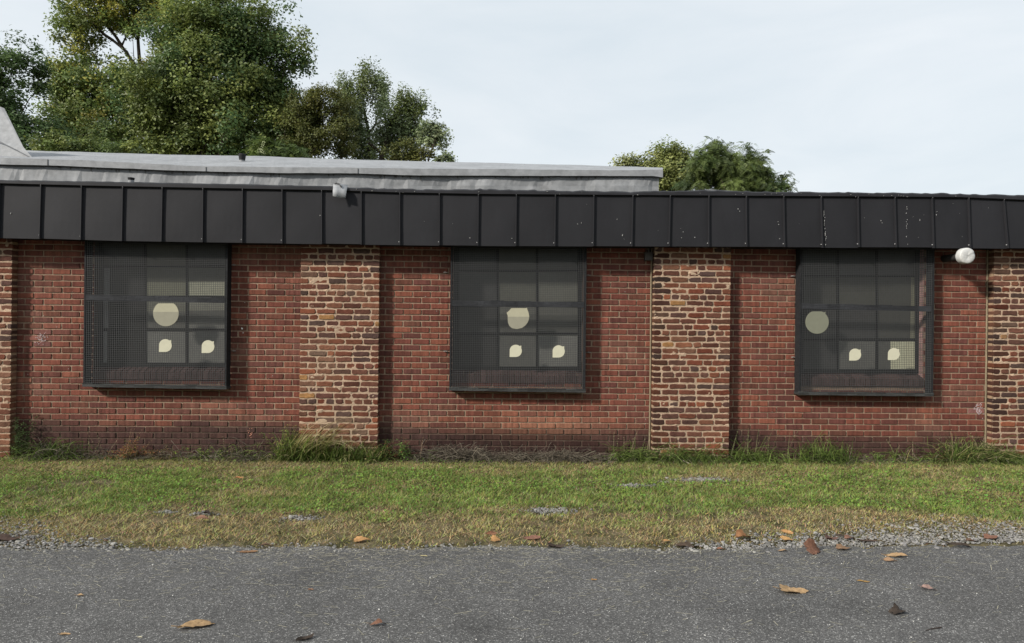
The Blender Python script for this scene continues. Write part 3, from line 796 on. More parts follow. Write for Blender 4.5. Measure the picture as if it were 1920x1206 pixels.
def amat():
    m = bpy.data.materials.new('asphalt'); m.use_nodes = True; nt = m.node_tree; N = nt.nodes; L = nt.links; b = N['Principled BSDF']
    b.inputs['Roughness'].default_value = .85; b.inputs['Specular IOR Level'].default_value = .25
    g_ = N.new('ShaderNodeNewGeometry')
    def noise(s, d=5, rg=.6):
        n = N.new('ShaderNodeTexNoise'); n.inputs['Scale'].default_value = s; n.inputs['Detail'].default_value = d; n.inputs['Roughness'].default_value = rg
        L.new(g_.outputs['Position'], n.inputs['Vector']); return n.outputs[0]
    def rng(v, a, c, lo, hi):
        q = N.new('ShaderNodeMapRange'); q.inputs['From Min'].default_value = a; q.inputs['From Max'].default_value = c; q.inputs['To Min'].default_value = lo; q.inputs['To Max'].default_value = hi
        L.new(v, q.inputs['Value']); return q.outputs[0]
    vo = N.new('ShaderNodeTexVoronoi'); vo.inputs['Scale'].default_value = 170; L.new(g_.outputs['Position'], vo.inputs['Vector'])
    sep = N.new('ShaderNodeSeparateColor'); L.new(vo.outputs['Color'], sep.inputs[0])
    r = N.new('ShaderNodeValToRGB'); cr = r.color_ramp
    cr.elements[0].color = (.062, .062, .063, 1); cr.elements[1].color = (.40, .395, .38, 1)
    for p, c in ((.45, .092), (.80, .124), (.94, .20)):
        e = cr.elements.new(p); e.color = (c, c * .985, c * .96, 1)
    L.new(sep.outputs[0], r.inputs[0])
    f = rng(noise(2.2, 6), .3, .7, .80, 1.18)
    f2 = rng(noise(.5, 3), .3, .7, .92, 1.08)
    mu = N.new('ShaderNodeMath'); mu.operation = 'MULTIPLY'; L.new(f, mu.inputs[0]); L.new(f2, mu.inputs[1])
    f3 = rng(noise(60, 4), .3, .7, .75, 1.25)
    mu2 = N.new('ShaderNodeMath'); mu2.operation = 'MULTIPLY'; L.new(mu.outputs[0], mu2.inputs[0]); L.new(f3, mu2.inputs[1])
    x = N.new('ShaderNodeVectorMath'); x.operation = 'SCALE'; L.new(r.outputs[0], x.inputs[0]); L.new(mu2.outputs[0], x.inputs['Scale'])
    # an oil-dark blot
    q = G(900, 1178); d = N.new('ShaderNodeVectorMath'); d.operation = 'DISTANCE'; d.inputs[1].default_value = (q.x, q.y, .004)
    L.new(g_.outputs['Position'], d.inputs[0])
    wob = N.new('ShaderNodeMath'); wob.operation = 'ADD'; L.new(d.outputs['Value'], wob.inputs[0]); L.new(rng(noise(9, 5), .3, .7, -.12, .12), wob.inputs[1])
    st = rng(wob.outputs[0], .02, .20, .72, 1.0)
    x2 = N.new('ShaderNodeVectorMath'); x2.operation = 'SCALE'; L.new(x.outputs[0], x2.inputs[0]); L.new(st, x2.inputs['Scale'])
    L.new(x2.outputs[0], b.inputs['Base Color'])
    bp = N.new('ShaderNodeBump'); bp.inputs['Strength'].default_value = .7; bp.inputs['Distance'].default_value = .006; L.new(vo.outputs['Distance'], bp.inputs['Height']); L.new(bp.outputs[0], b.inputs['Normal'])
    return m
rd = MB(); xs = np.concatenate([[-120], np.arange(-12, 12.01, .04), [120]])
ye = edge_y(xs)
for a, b, ya, yb in zip(xs[:-1], xs[1:], ye[:-1], ye[1:]):
    rd.add([(a, -13, .004), (b, -13, .004), (b, yb, .004), (a, ya, .004)], [(0, 1, 2, 3)], (.12, .12, .12))
kind(rd.build('road', amat()), 'structure')

# how thick the gravel shoulder shows along the road
def grav(x):
    x = np.asarray(x, float)
    l = 1 - sstep(-4.0, -2.2, x); r_ = sstep(1.0, 2.2, x)
    return np.clip(.12 + .9 * l + .9 * r_, 0, 1) * (.6 + .8 * vnoise(x * 1.3, 5, 12))
# bare stony spots in the lawn (photo u, v, half width, half depth m)
spots = [(310, 961, .10, .05), (382, 964, .10, .05), (565, 972, .16, .08), (1030, 958, .22, .10), (1190, 911, .20, .07), (1315, 900, .32, .10), (1240, 904, .1, .04), (450, 963, .12, .05), (1420, 962, .10, .05), (160, 905, .35, .14), (150, 893, .2, .06), (1700, 935, .12, .05), (70, 918, .15, .08), (1640, 938, .14, .06), (940, 905, .25, .05)]
SP = [(G(u, v).x, G(u, v).y, a, b) for u, v, a, b in spots]
def bare(x, y):
    d = np.zeros_like(x)
    wob = 1.1 * (fbm(x * 12, y * 12, 51) - .5)
    for (cx, cy, a, b) in SP:
        q = np.sqrt(((x - cx) / a) ** 2 + ((y - cy) / b) ** 2) + wob
        d = np.maximum(d, 1 - sstep(.7, 1.15, q))
    return d

# grass: one sheet of short blades and clover leaves
n = 420000
x = RNG.uniform(-9.5, 9.5, n); y = RNG.uniform(-3.50, -.02, n)
keep = np.abs(x) < 5.6 - 0.0 * y + .9 * (y + 3.3)
x, y = x[keep], y[keep]
ey = edge_y(x); dist = y - ey                               # distance from the asphalt
gvl = grav(x)
wid = .10 + .40 * gvl                                       # shoulder width
tuft = fbm(x * 4.2, y * 4.2, 61)
dens = sstep(0, 1, (dist - wid * .55) / .26 + (tuft - .5) * 2.6 + .12)
dens = np.maximum(dens, np.where(dist > wid * .4, .30, .06) * (dist > -.05))
dens = np.where(dist < -.10, 0, dens)
dens *= 1 - .80 * bare(x, y)
dens *= .55 + .45 * sstep(.3, .5, fbm(x * 2.1, y * 3.3, 65))
keep = RNG.random(len(x)) < dens
x, y, dist, tuft = x[keep], y[keep], dist[keep], tuft[keep]
n = len(x)
band = sstep(-2.62, -2.25, y + 1.0 * (fbm(x * 1.1, y * 1.8, 71) - .5)) * (1 - .55 * sstep(-.95, -.55, y + .3 * (fbm(x * 1.4, y * 2, 73) - .5)))
lush = np.clip(band * (.35 + 1.15 * sstep(.3, .62, fbm(x * 1.2, y * 2.4, 75))), 0, 1)
lush = np.clip(lush + .25 * sstep(.55, .75, fbm(x * 2.6, y * 3.2, 77)), 0, 1)
rnd = RNG.random(n)
dryp = np.clip(.98 - .70 * lush, .24, .95)
isdry = rnd < dryp * (.55 + .5 * fbm(x * 5, y * 5, 79))
tone = (.30 + 1.4 * fbm(x * 11, y * 16, 63))[:, None] * (.75 + .5 * fbm(x * 2.3, y * 4, 64))[:, None]
green = np.stack([RNG.uniform(.15, .25, n), RNG.uniform(.22, .32, n), RNG.uniform(.05, .085, n)], 1) * tone
olive = np.stack([RNG.uniform(.24, .36, n), RNG.uniform(.25, .34, n), RNG.uniform(.08, .13, n)], 1) * tone
dry = np.stack([RNG.uniform(.36, .56, n), RNG.uniform(.29, .44, n), RNG.uniform(.15, .24, n)], 1) * (.35 + .65 * tone)
brn = np.stack([RNG.uniform(.14, .22, n), RNG.uniform(.10, .15, n), RNG.uniform(.05, .08, n)], 1)
col = green * lush[:, None] + olive * (1 - lush[:, None])
col = np.where(isdry[:, None], np.where((RNG.random(n) < .25)[:, None], brn, dry), col)
h = (.012 + .022 * RNG.random(n)) * (.8 + .4 * lush) * (.5 + 1.1 * fbm(x * 9, y * 9, 62))
az = RNG.uniform(0, 2 * math.pi, n); ln = RNG.uniform(.3, 2.2, n) * np.where(isdry, 1.3, 1)
wd = RNG.uniform(.0024, .0046, n) * np.where(isdry, .75, 1.15)
dx, dy = np.cos(az), np.sin(az); wx, wy = -np.sin(az + RNG.normal(0, .8, n)), np.cos(az + RNG.normal(0, .8, n))
base = np.stack([x, y, np.full(n, -.006)], 1)
tip = base + np.stack([dx * ln * h, dy * ln * h, h], 1)
w = np.stack([wx * wd, wy * wd, np.zeros(n)], 1)
V1 = np.stack([base - w, base + w, tip], 1)
# clover and small broad leaves in the lush band
m = 60000
cx_ = RNG.uniform(-6.2, 6.2, m); cy_ = RNG.uniform(-2.75, -.1, m)
bd = sstep(-2.6, -2.25, cy_ + 1.0 * (fbm(cx_ * 1.1, cy_ * 1.8, 71) - .5)) * (1 - .8 * sstep(-.95, -.55, cy_))
pr = bd * sstep(.38, .62, fbm(cx_ * 1.5, cy_ * 2.8, 85)) * (1 - bare(cx_, cy_))
k = RNG.random(m) < pr; cx_, cy_ = cx_[k], cy_[k]; m = len(cx_)
a = RNG.uniform(0, 2 * math.pi, m); s = RNG.uniform(.006, .012, m); hz = RNG.uniform(.012, .034, m)
ti = RNG.normal(0, .5, (m, 2)); c0 = np.stack([cx_, cy_, hz], 1)
d1 = np.stack([np.cos(a), np.sin(a), ti[:, 0]], 1) * s[:, None]; d2 = np.stack([-np.sin(a), np.cos(a), ti[:, 1]], 1) * s[:, None] * .8
V2 = np.concatenate([np.stack([c0 - d1, c0 + d2, c0 + d1], 1), np.stack([c0 - d1, c0 + d1, c0 - d2], 1)], 0)
tn = (.45 + 1.1 * fbm(cx_ * 11, cy_ * 16, 63))[:, None]
cc = np.stack([RNG.uniform(.13, .21, m), RNG.uniform(.21, .31, m), RNG.uniform(.045, .065, m)], 1) * tn; cc = np.concatenate([cc, cc], 0)
kind(poly_mesh('grass', np.concatenate([V1, V2]), 3, np.concatenate([col, cc]), M['grass']), 'stuff')

# gravel
def stones(name, pts, size, cols, flat=.6):
    n = len(pts); t = (1 + 5 ** .5) / 2
    ic = np.array([(-1, t, 0), (1, t, 0), (-1, -t, 0), (1, -t, 0), (0, -1, t), (0, 1, t), (0, -1, -t), (0, 1, -t), (t, 0, -1), (t, 0, 1), (-t, 0, -1), (-t, 0, 1)]) / 1.9
    fc = np.array([(0, 11, 5), (0, 5, 1), (0, 1, 7), (0, 7, 10), (0, 10, 11), (1, 5, 9), (5, 11, 4), (11, 10, 2), (10, 7, 6), (7, 1, 8), (3, 9, 4), (3, 4, 2), (3, 2, 6), (3, 6, 8), (3, 8, 9), (4, 9, 5), (2, 4, 11), (6, 2, 10), (8, 6, 7), (9, 8, 1)])
    v = ic[None] * (1 + RNG.normal(0, .22, (n, 12, 1)))
    sc = size[:, None, None] * np.stack([RNG.uniform(.7, 1.4, n), RNG.uniform(.6, 1.1, n), RNG.uniform(.45, .9, n) * flat * 1.5], 1)[:, None, :]
    v = v * sc
    a = RNG.uniform(0, 6.28, n); ca, sa = np.cos(a)[:, None], np.sin(a)[:, None]
    v = np.stack([v[..., 0] * ca - v[..., 1] * sa, v[..., 0] * sa + v[..., 1] * ca, v[..., 2]], -1) + pts[:, None, :]
    return poly_mesh(name, v[:, fc].reshape(-1, 3, 3), 3, np.repeat(cols, 20, 0), M['stone'])
n = 26000
x = RNG.uniform(-6, 6, n); ey = edge_y(x); gv = grav(x)
dd = np.abs(RNG.normal(0, 1, n)) * (.05 + .18 * gv) - .08 + .11 * gv - (RNG.random(n) < .10) * RNG.exponential(.10, n)
k = RNG.random(n) < np.clip(gv * 1.1, .10, 1) * (.35 + .9 * fbm(x * 5, dd * 12, 91)); x, ey, dd = x[k], ey[k], dd[k]
sx, sy = [x], [ey + dd]
for (cx, cy, a, b) in SP[:7]:
    q = int(330 * (a * b) / .02); sx.append(cx + RNG.normal(0, .55, q) * a); sy.append(cy + RNG.normal(0, .55, q) * b)
x = np.concatenate(sx); y = np.concatenate(sy); n = len(x)
size = np.exp(RNG.normal(math.log(.0062), .42, n)).clip(.003, .02)
v = RNG.uniform(.10, .30, n); cols = np.stack([v, v * .97, v * RNG.uniform(.86, .97, n)], 1)
pts = np.stack([x, y, .002 + size * .25], 1)
kind(stones('gravel', pts, size, cols), 'stuff')
# mown clippings and grit blown onto the asphalt
n = 5200
x = RNG.uniform(-5.5, 5.5, n); off = RNG.exponential(.42, n); y = edge_y(x) - off
k = (RNG.random(n) < (.35 + .9 * np.exp(-((x - .2) / 1.9) ** 2))) & (y > -7.3); x, y = x[k], y[k]; n = len(x)
l = RNG.uniform(.006, .030, n) * RNG.choice([1, 1, 1, 1.8], n); a = RNG.normal(0, .55, n); w = RNG.uniform(.0007, .0017, n)
c0 = np.stack([x, y, np.full(n, .0065)], 1); d1 = np.stack([np.cos(a), np.sin(a), RNG.normal(0, .06, n)], 1) * l[:, None]; d2 = np.stack([-np.sin(a), np.cos(a), np.zeros(n)], 1) * w[:, None]
cl = np.stack([c0 - d1 - d2, c0 + d1 - d2, c0 + d1 + d2, c0 - d1 + d2], 1)
vv = RNG.uniform(.35, .62, n); cs = np.stack([vv, vv * .94, vv * .72], 1)
kind(poly_mesh('grass_clippings', cl, 4, cs, M['grass']), 'stuff')
n = 2600
x = RNG.uniform(-4.5, 4.5, n); y = RNG.uniform(-5.3, -3.25, n); s = np.exp(RNG.normal(math.log(.0016), .4, n))
v = RNG.uniform(.35, .75, n)
kind(stones('road_grit', np.stack([x, y, .004 + s * .4], 1), s, np.stack([v, v * .98, v * .93], 1)), 'stuff')

# ================================================================== WEEDS ALONG THE WALL
def ribbon(mb, base, az, up, length, width, bend, col, seg=5, twist=0.):
    """a grass blade that rises, then bows over under its own weight"""
    p = Vector(base); d = Vector((math.cos(az) * (1 - up), math.sin(az) * (1 - up), up)).normalized()
    side = Vector((-math.sin(az + twist), math.cos(az + twist), 0)); st = length / seg
    pts = [p.copy()]
    for k in range(seg):
        p = p + d * st
        if p.z < .004: p.z = .004 + random.random() * .004
        if p.y > -.012: p.y = -.012 - random.random() * .01
        pts.append(p.copy()); d = (d + Vector((0, 0, -bend)) * (k + 1) / seg * (3.2 / seg)).normalized()
    vs = []
    for k, q in enumerate(pts):
        wd = width * (1 - (k / seg) ** 1.6) * (.7 + .6 * min(1, k / 1.5)) + .0004
        vs += [q - side * wd, q + side * wd]
    mb.add(vs, [(2 * k, 2 * k + 1, 2 * k + 3, 2 * k + 2) for k in range(seg)], col)
    return pts
GRN = [(.16, .24, .05), (.21, .29, .07), (.12, .18, .04), (.26, .33, .10), (.09, .14, .035)]
YEL = [(.44, .40, .17), (.52, .46, .24), (.36, .37, .14), (.58, .52, .30)]
DRY = [(.17, .145, .11), (.24, .21, .16), (.12, .10, .078), (.09, .078, .06), (.32, .28, .22)]
def pick(pal): return jit(random.choice(pal), .22)
def groundpt(u, back=.08): return P(u, 857, -back).x
def wz(z): return z
def tuft_(name, label, cat, u, n, rx, ry, L, pal, yoff=-.16, lean=0., upr=(.55, .95), bend=(.3, .9), wdt=(.0026, .0055), group='weeds along the foot of the wall', extra=None):
    x0 = groundpt(u, -yoff); mb = MB(); L = L * 1.35; n = int(n * .95); pal = [tuple(.8 * q for q in c) for c in pal]; upr = (upr[0] - .36, upr[1] - .14); bend = (bend[0] + .4, bend[1] + .8)
    for _ in range(n):
        bx, by = x0 + random.gauss(0, rx * .45), min(-.03, yoff + random.gauss(0, ry * .45))
        az = random.uniform(0, 2 * math.pi); az = az if lean == 0 else (0 if lean > 0 else math.pi) + random.gauss(0, .9)
        ribbon(mb, (bx, by, -.004), az, random.uniform(*upr), random.uniform(.45, 1.1) * L, random.uniform(*wdt), random.uniform(*bend), pick(pal), seg=6, twist=random.gauss(0, .8))
    for _ in range(int(n * .7)):                             # tangled stems through the clump
        p = Vector((x0 + random.gauss(0, rx * .5), min(-.03, yoff + random.gauss(0, ry * .55)), random.random() ** 1.4 * L * .5))
        az = random.uniform(0, 6.28); d = Vector((math.cos(az), .6 * math.sin(az), random.gauss(.1, .4))).normalized(); l = random.uniform(.5, 1.1) * L; pts = []
        for k in range(6):
            q = p.copy(); q.z = max(q.z, .004); q.y = min(q.y, -.012); pts.append(q); p = p + d * l / 5
            d = (d + Vector((random.gauss(0, .22), random.gauss(0, .2), random.gauss(-.14, .2)))).normalized()
        mb.tube(pts, random.uniform(.0012, .0028), jit(random.choice(pal), .3) * random.choice((.45, .7, 1.)), 3, cap=False)
    for _ in range(int(n * .25)):
        ribbon(mb, (x0 + random.gauss(0, rx * .6), min(-.03, yoff + random.gauss(0, ry * .6)), random.uniform(0, .04)), random.uniform(0, 6.28), random.uniform(.1, .45), random.uniform(.3, .9) * L, .0022, random.uniform(.5, 1.2), pick(DRY), seg=5)
    if extra: extra(mb, x0, yoff)
    o = mb.build(name, M['grass'], None, origin=(x0, yoff, 0)); tag(o, label, cat, group); return o
def seedstems(k, L, col=(.36, .31, .19), spread=.15, az0=None):
    def f(mb, x0, y0):
        for _ in range(k):
            az = random.uniform(0, 6.28) if az0 is None else az0 + random.gauss(0, .5)
            pts = ribbon(mb, (x0 + random.gauss(0, spread), y0 + random.gauss(0, .04), 0), az, random.uniform(.6, .9), L * random.uniform(.6, 1.1), .0014, random.uniform(.15, .5), jit(col, .2), seg=8)
            for q in pts[-4:]:
                for _ in range(3):
                    ribbon(mb, q, random.uniform(0, 6.28), random.uniform(.3, .9), .022, .0016, .3, jit(col, .25), seg=2)
    return f
def leafy(label, u, n, L, lpal, spal, yoff=-.14, lsize=.020, spread=.12, lean=None, upr=(.6, 1.0), bend=.35, droop=.2, per=7, cat='weed', name='leafy_weed', group='weeds along the foot of the wall'):
    x0 = groundpt(u, -yoff); t = thing(name, label, cat, (x0, yoff, 0), group); sb, lb = MB(), MB(); L *= 1.25; n = int(n * 1.4); lpal = [tuple(1.5 * q for q in c) for c in lpal]
    for _ in range(n):
        az = random.uniform(0, 6.28) if lean is None else lean + random.gauss(0, .6)
        b0 = (x0 + random.gauss(0, spread * .4), min(-.03, yoff + random.gauss(0, .04)), 0)
        pts = ribbon(MB(), b0, az, random.uniform(*upr), L * random.uniform(.5, 1.1), .001, bend * random.uniform(.5, 1.3), (1, 1, 1), seg=7)
        sb.tube(pts, [.0022 * (1 - .1 * i) for i in range(len(pts))], pick(spal), 4, cap=False)
        for q in pts[2:]:
            for _ in range(per):
                a = random.uniform(0, 6.28); s = lsize * random.uniform(.5, 1.2)
                d = Vector((math.cos(a), math.sin(a), random.uniform(-.5, .6))).normalized(); w = d.cross(Vector((0, 0, 1))).normalized()
                q2 = q + d * random.uniform(.002, .02); q2.y = min(q2.y, -.02)
                tp = q2 + d * s * 2 + Vector((0, 0, -droop * s)); tp.y = min(tp.y, -.012)
                md = q2 + d * s
                lb.add([q2, md + w * s * .5, tp, md - w * s * .5], [(0, 1, 2, 3)], pick(lpal))
    sb.build('stem', M['grass'], t); lb.build('foliage', M['grass'], t)
    return t
def hay(label, u0, u1, n, hgt, pal, yoff=-.17, name='dry_grass_heap', L=(.06, .22), ry=.06):
    xa, xb = groundpt(u0, -yoff), groundpt(u1, -yoff); mb = MB(); n = int(n * 1.6)
    for _ in range(n):
        t = random.random(); x0 = xa + (xb - xa) * t; n_ = 0; e = 1.5 * math.sin(math.pi * (.08 + .84 * t)) ** .5 * (.45 + 1.0 * float(vnoise(x0 * 5, 2, 33)))
        z = random.random() ** 1.3 * hgt * e; y0 = min(-.03, yoff + random.gauss(0, ry)); az = random.uniform(0, 6.28)
        l = random.uniform(*L); p = Vector((x0, y0, z)); d = Vector((math.cos(az), .5 * math.sin(az), random.gauss(0, .35))).normalized()
        pts = []
        for k in range(5):
            q = p.copy(); q.z = max(q.z, .004); q.y = min(q.y, -.012); pts.append(q)
            p = p + d * l / 4; d = (d + Vector((random.gauss(0, .25), random.gauss(0, .2), random.gauss(-.12, .25)))).normalized()
        mb.tube(pts, random.uniform(.0014, .0030), pick(pal), 3, cap=False)
    o = mb.build(name, M['grass'], None, origin=((xa + xb) / 2, yoff, 0)); return tag(o, label, 'dry grass', 'heaps of dead grass at the wall')

random.seed(41)
leafy('tall dark green weed growing in the corner beside the pier at the wall end', 42, 13, .38, [(.05, .085, .03), (.07, .10, .035), (.04, .06, .025)], [(.09, .10, .04)], spread=.16, upr=(.8, 1), bend=.15, lsize=.016)
tuft_('grass_tuft', 'dark tangled grass mat lying just right of the tall corner weed', 'weed', 95, 330, .34, .10, .24, GRN[:3] + GRN[4:] + DRY[:2], upr=(.45, .95))
tuft_('grass_tuft', 'sparse grass with dry stalks between dark tangled mat and reddish weed', 'weed', 165, 70, .26, .08, .17, GRN[2:] + DRY, upr=(.2, .8), extra=seedstems(5, .32))
leafy('low weed with reddish leaves and one tall seed stalk below the window', 246, 16, .20, [(.20, .09, .04), (.26, .13, .06), (.14, .12, .04), (.10, .13, .04)], [(.20, .10, .06)], spread=.3, lsize=.014, upr=(.3, .9), bend=.5)
tuft_('dry_stalk', 'lone thin seed stalk leaning beside the reddish weed', 'dry stalk', 236, 5, .10, .03, .12, DRY, extra=seedstems(6, .36, (.30, .20, .12), .06, .5))
leafy('brown dried out weed to the right of the reddish one', 308, 14, .15, [(.16, .10, .05), (.12, .09, .05), (.10, .11, .04)], [(.16, .11, .07)], spread=.20, lsize=.010, upr=(.2, .7), bend=.6)
leafy('small fresh green weed with one bright upright leaf at the wall foot', 376, 12, .14, [(.09, .14, .04), (.07, .11, .03), (.20, .26, .05)], [(.10, .12, .04)], spread=.26, lsize=.014, upr=(.3, .9), bend=.5)
tuft_('grass_tuft', 'wiry grey green grass just left of the big overhanging clump', 'weed', 462, 170, .34, .10, .24, GRN[1:3] + DRY + YEL[:1], upr=(.25, .8), extra=seedstems(5, .26))
# the big clump bent over in front of the second pier
x1_ = groundpt(545, .2); mb = MB()
for _ in range(760):
    t = random.random(); bx = groundpt(520, .2) + (groundpt(720, .2) - groundpt(520, .2)) * t ** 1.15
    az = random.gauss(-.25, .75) if random.random() < .75 else random.uniform(0, 6.28)
    ribbon(mb, (bx, -.20 + random.gauss(0, .05), -.004), az, random.uniform(.35, .85), random.uniform(.20, .46) * (1.12 - .5 * t), random.uniform(.003, .0062), random.uniform(.5, 1.2), pick([tuple(.62 * q for q in c) for c in GRN] if random.random() < .66 else GRN if random.random() < .6 else YEL), seg=7, twist=random.gauss(0, .6))
for _ in range(95):
    bx = groundpt(random.uniform(530, 600), .18)
    ribbon(mb, (bx, -.20 + random.gauss(0, .03), .05), random.gauss(-.1, .3), random.uniform(.38, .62), random.uniform(.5, .85), random.uniform(.003, .0052), random.uniform(.6, 1.15), pick(YEL), seg=9, twist=random.gauss(0, .5))
o = mb.build('grass_clump', M['grass'], None, origin=(x1_, -.2, 0)); tag(o, 'large clump of long grass with pale blades bowed over before the brick pier', 'grass clump', 'weeds along the foot of the wall')
leafy('yellowish leafy weed growing into the left end of the large bowed clump', 540, 20, .30, [(.22, .20, .06), (.16, .19, .05), (.11, .15, .04)], [(.18, .16, .07)], yoff=-.15, spread=.15, lsize=.014, upr=(.5, 1), bend=.3)
leafy('bushy dark weed with a few red leaves in the corner behind the bowed clump', 728, 20, .20, [(.06, .10, .03), (.08, .12, .035), (.18, .07, .04)], [(.12, .09, .05)], spread=.22, lsize=.013, upr=(.4, 1))
leafy('small bright green upright weed between bowed clump and dead grass heap', 762, 7, .16, [(.12, .20, .05), (.09, .16, .04)], [(.12, .15, .05)], spread=.07, lsize=.016, upr=(.7, 1), bend=.2)
tuft_('grass_tuft', 'grey wilted tuft with one tall leaning stalk against the wall', 'weed', 783, 110, .14, .08, .16, DRY + GRN[2:3], upr=(.3, .8), bend=(.6, 1.3), extra=seedstems(3, .30, (.26, .18, .12), .02, .3))
hay('heap of grey dead grass left of the middle window centre', 800, 930, 520, .10, DRY[:4])
hay('long heap of grey dead grass under the right half of the middle window', 935, 1085, 520, .09, DRY[:4])
hay('thin strip of dead grass and litter up to the green weed', 1085, 1150, 130, .05, DRY[:4])
tuft_('grass_tuft', 'green weed clump with tall pale seed stems left of the third pier', 'weed', 1178, 240, .30, .10, .20, GRN, upr=(.3, .9), extra=seedstems(9, .46, (.32, .29, .17), .10))
tuft_('grass_clump', 'broad green clump spreading in front of the third pier', 'grass clump', 1290, 480, .58, .10, .22, GRN, yoff=-.21, upr=(.3, .9), extra=seedstems(4, .26, (.26, .30, .10), .2))
mb = MB(); a, b = G(1232, 858), G(1294, 872); a.z, b.z = .10, .012
mb.tube([a, a * .66 + b * .34 + Vector((0, 0, .012)), a * .3 + b * .7 + Vector((0, 0, .006)), b], [.004, .006, .006, .005], (.28, .25, .19), 6)
o = mb.build('stick', M['bark'], None, origin=tuple(b)); tag(o, 'pale dry stick lying slantwise through the green clump', 'stick')
tuft_('grass_tuft', 'dark grass with long thin bent stems in the shaded corner beside the third pier', 'weed', 1410, 240, .36, .10, .20, GRN[:3], upr=(.4, .9), extra=seedstems(16, .42, (.20, .21, .10), .22, .2))
tuft_('grass_tuft', 'upright bright green tuft under the window with the cream corner pane', 'weed', 1545, 260, .44, .09, .24, GRN[:3] + GRN[4:], upr=(.6, 1.1), bend=(.2, .8), extra=seedstems(6, .30, (.26, .28, .12), .16))
leafy('tiny yellow green plant right of the upright bright tuft', 1644, 7, .10, [(.17, .24, .06), (.12, .19, .05)], [(.14, .17, .06)], spread=.10, lsize=.013, upr=(.5, 1))
tuft_('grass_tuft', 'few thin grass stems standing right of the tiny yellow green plant', 'weed', 1682, 36, .16, .06, .20, GRN + YEL[:1], upr=(.6, 1.), bend=(.1, .5), extra=seedstems(4, .28))
tuft_('grass_tuft', 'low green grass with red tinged leaves at the end of the wall bay', 'weed', 1752, 170, .30, .08, .17, GRN + [(.20, .10, .06)], upr=(.3, .8))
tuft_('grass_tuft', 'tall seeding grass below the pinkish paint smear', 'weed', 1795, 190, .20, .08, .28, GRN + YEL[:1], upr=(.6, 1.), bend=(.15, .6), extra=seedstems(8, .40, (.30, .26, .16), .12))
tuft_('grass_tuft', 'yellow green tuft leaning against the last pier', 'weed', 1850, 260, .22, .08, .28, GRN[1:] + YEL[:2], upr=(.5, 1.), bend=(.3, .8), lean=1, extra=seedstems(7, .38, (.36, .32, .20), .10))
tuft_('grass_tuft', 'dense green grass in front of the last pier', 'weed', 1900, 280, .30, .09, .19, GRN[:3], yoff=-.2, upr=(.3, .8))
hay('scraps of dead grass left along the wall foot beyond the bright tuft', 1570, 1740, 120, .035, DRY[:4], name='dry_grass_scrap', ry=.04)
hay('scraps of dead grass beneath the window with the dark pane column', 180, 480, 260, .045, DRY[:4], name='dry_grass_scrap', ry=.05)

# ================================================================== FALLEN LEAVES
def fallen(u, v, wpx, label, col, lobes=5, curl=1.0, fold=0., squash=1., yaw=None, tilt=(0, 0), lift=0., name='fallen_leaf', seed=0):
    rs = random.Random(seed + int(u * 7 + v)); q = G(u, v, .004)
    size = wpx * (q - CAM).length / F * .55
    n, rings = 40, 5; mb = MB(); vs = [(0, 0, 0)]
    ph = rs.uniform(0, 6.28); ax = rs.uniform(.55, .8)
    for j in range(1, rings + 1):
        for k in range(n):
            a = 2 * math.pi * k / n
            sn_, cs_ = math.sin(a), math.cos(a)
            r = size * j / rings
            if lobes <= 1:
                x, y = cs_, .46 * sn_ * abs(sn_) ** .7
            else:
                q_ = 1 + .20 * math.cos(lobes * a) + .07 * math.cos(11 * a + ph)
                x, y = cs_ * q_ * .92, .62 * sn_ * abs(sn_) ** .25 * q_
            e_ = 1 - .05 * rs.random()
            x, y = r * x * e_, r * y * e_ * squash * (ax / .68)
            z = curl * (.55 * y * y / size + .35 * (x / size) ** 2 * size * math.sin(ph + 1) + .12 * size * (j / rings) ** 2 * math.sin(3 * a + ph)) + rs.gauss(0, .02) * size * (j / rings)
            if fold: z += abs(y) * fold
            vs.append((x, y, z))
    fs = [(0, 1 + k, 1 + (k + 1) % n) for k in range(n)]
    for j in range(rings - 1):
        for k in range(n): fs.append((1 + j * n + k, 1 + (j + 1) * n + k, 1 + (j + 1) * n + (k + 1) % n, 1 + j * n + (k + 1) % n))
    rot = Euler((tilt[0], tilt[1], rs.uniform(-.5, .5) if yaw is None else yaw)).to_matrix()
    P_ = [rot @ Vector(p) for p in vs]
    zmin = min(p.z for p in P_); off = Vector((q.x, q.y, .006 - zmin + lift)); P_ = [p + off for p in P_]
    base = np.array(col)
    for fi, f in enumerate(fs):
        o = len(mb.v)
        mb.f.append(f); c = base * (.82 + .36 * rs.random()); mb.c.append((*[float(t) for t in c], 1.)); mb.m.append(0)
    mb.v = [tuple(p) for p in P_]
    # stalk and midrib
    s0, s1 = rot @ Vector((-size * 1.25, 0, .15 * size)) + off, rot @ Vector((-size * .7, 0, .02 * size)) + off; s2 = rot @ Vector((size * .7, 0, .012)) + off
    mb.tube([s0, s1], [size * .022, size * .03], base * .8, 4)
    o = mb.build(name, M['deadleaf'], None, smooth=True, origin=(q.x, q.y, .004)); tag(o, label, 'leaf', 'fallen leaves'); 
    return o
TAN, ORG, RUST, BRN, DKB, PNK = (.42, .28, .15), (.46, .26, .11), (.20, .10, .065), (.20, .11, .07), (.06, .045, .035), (.30, .20, .17)
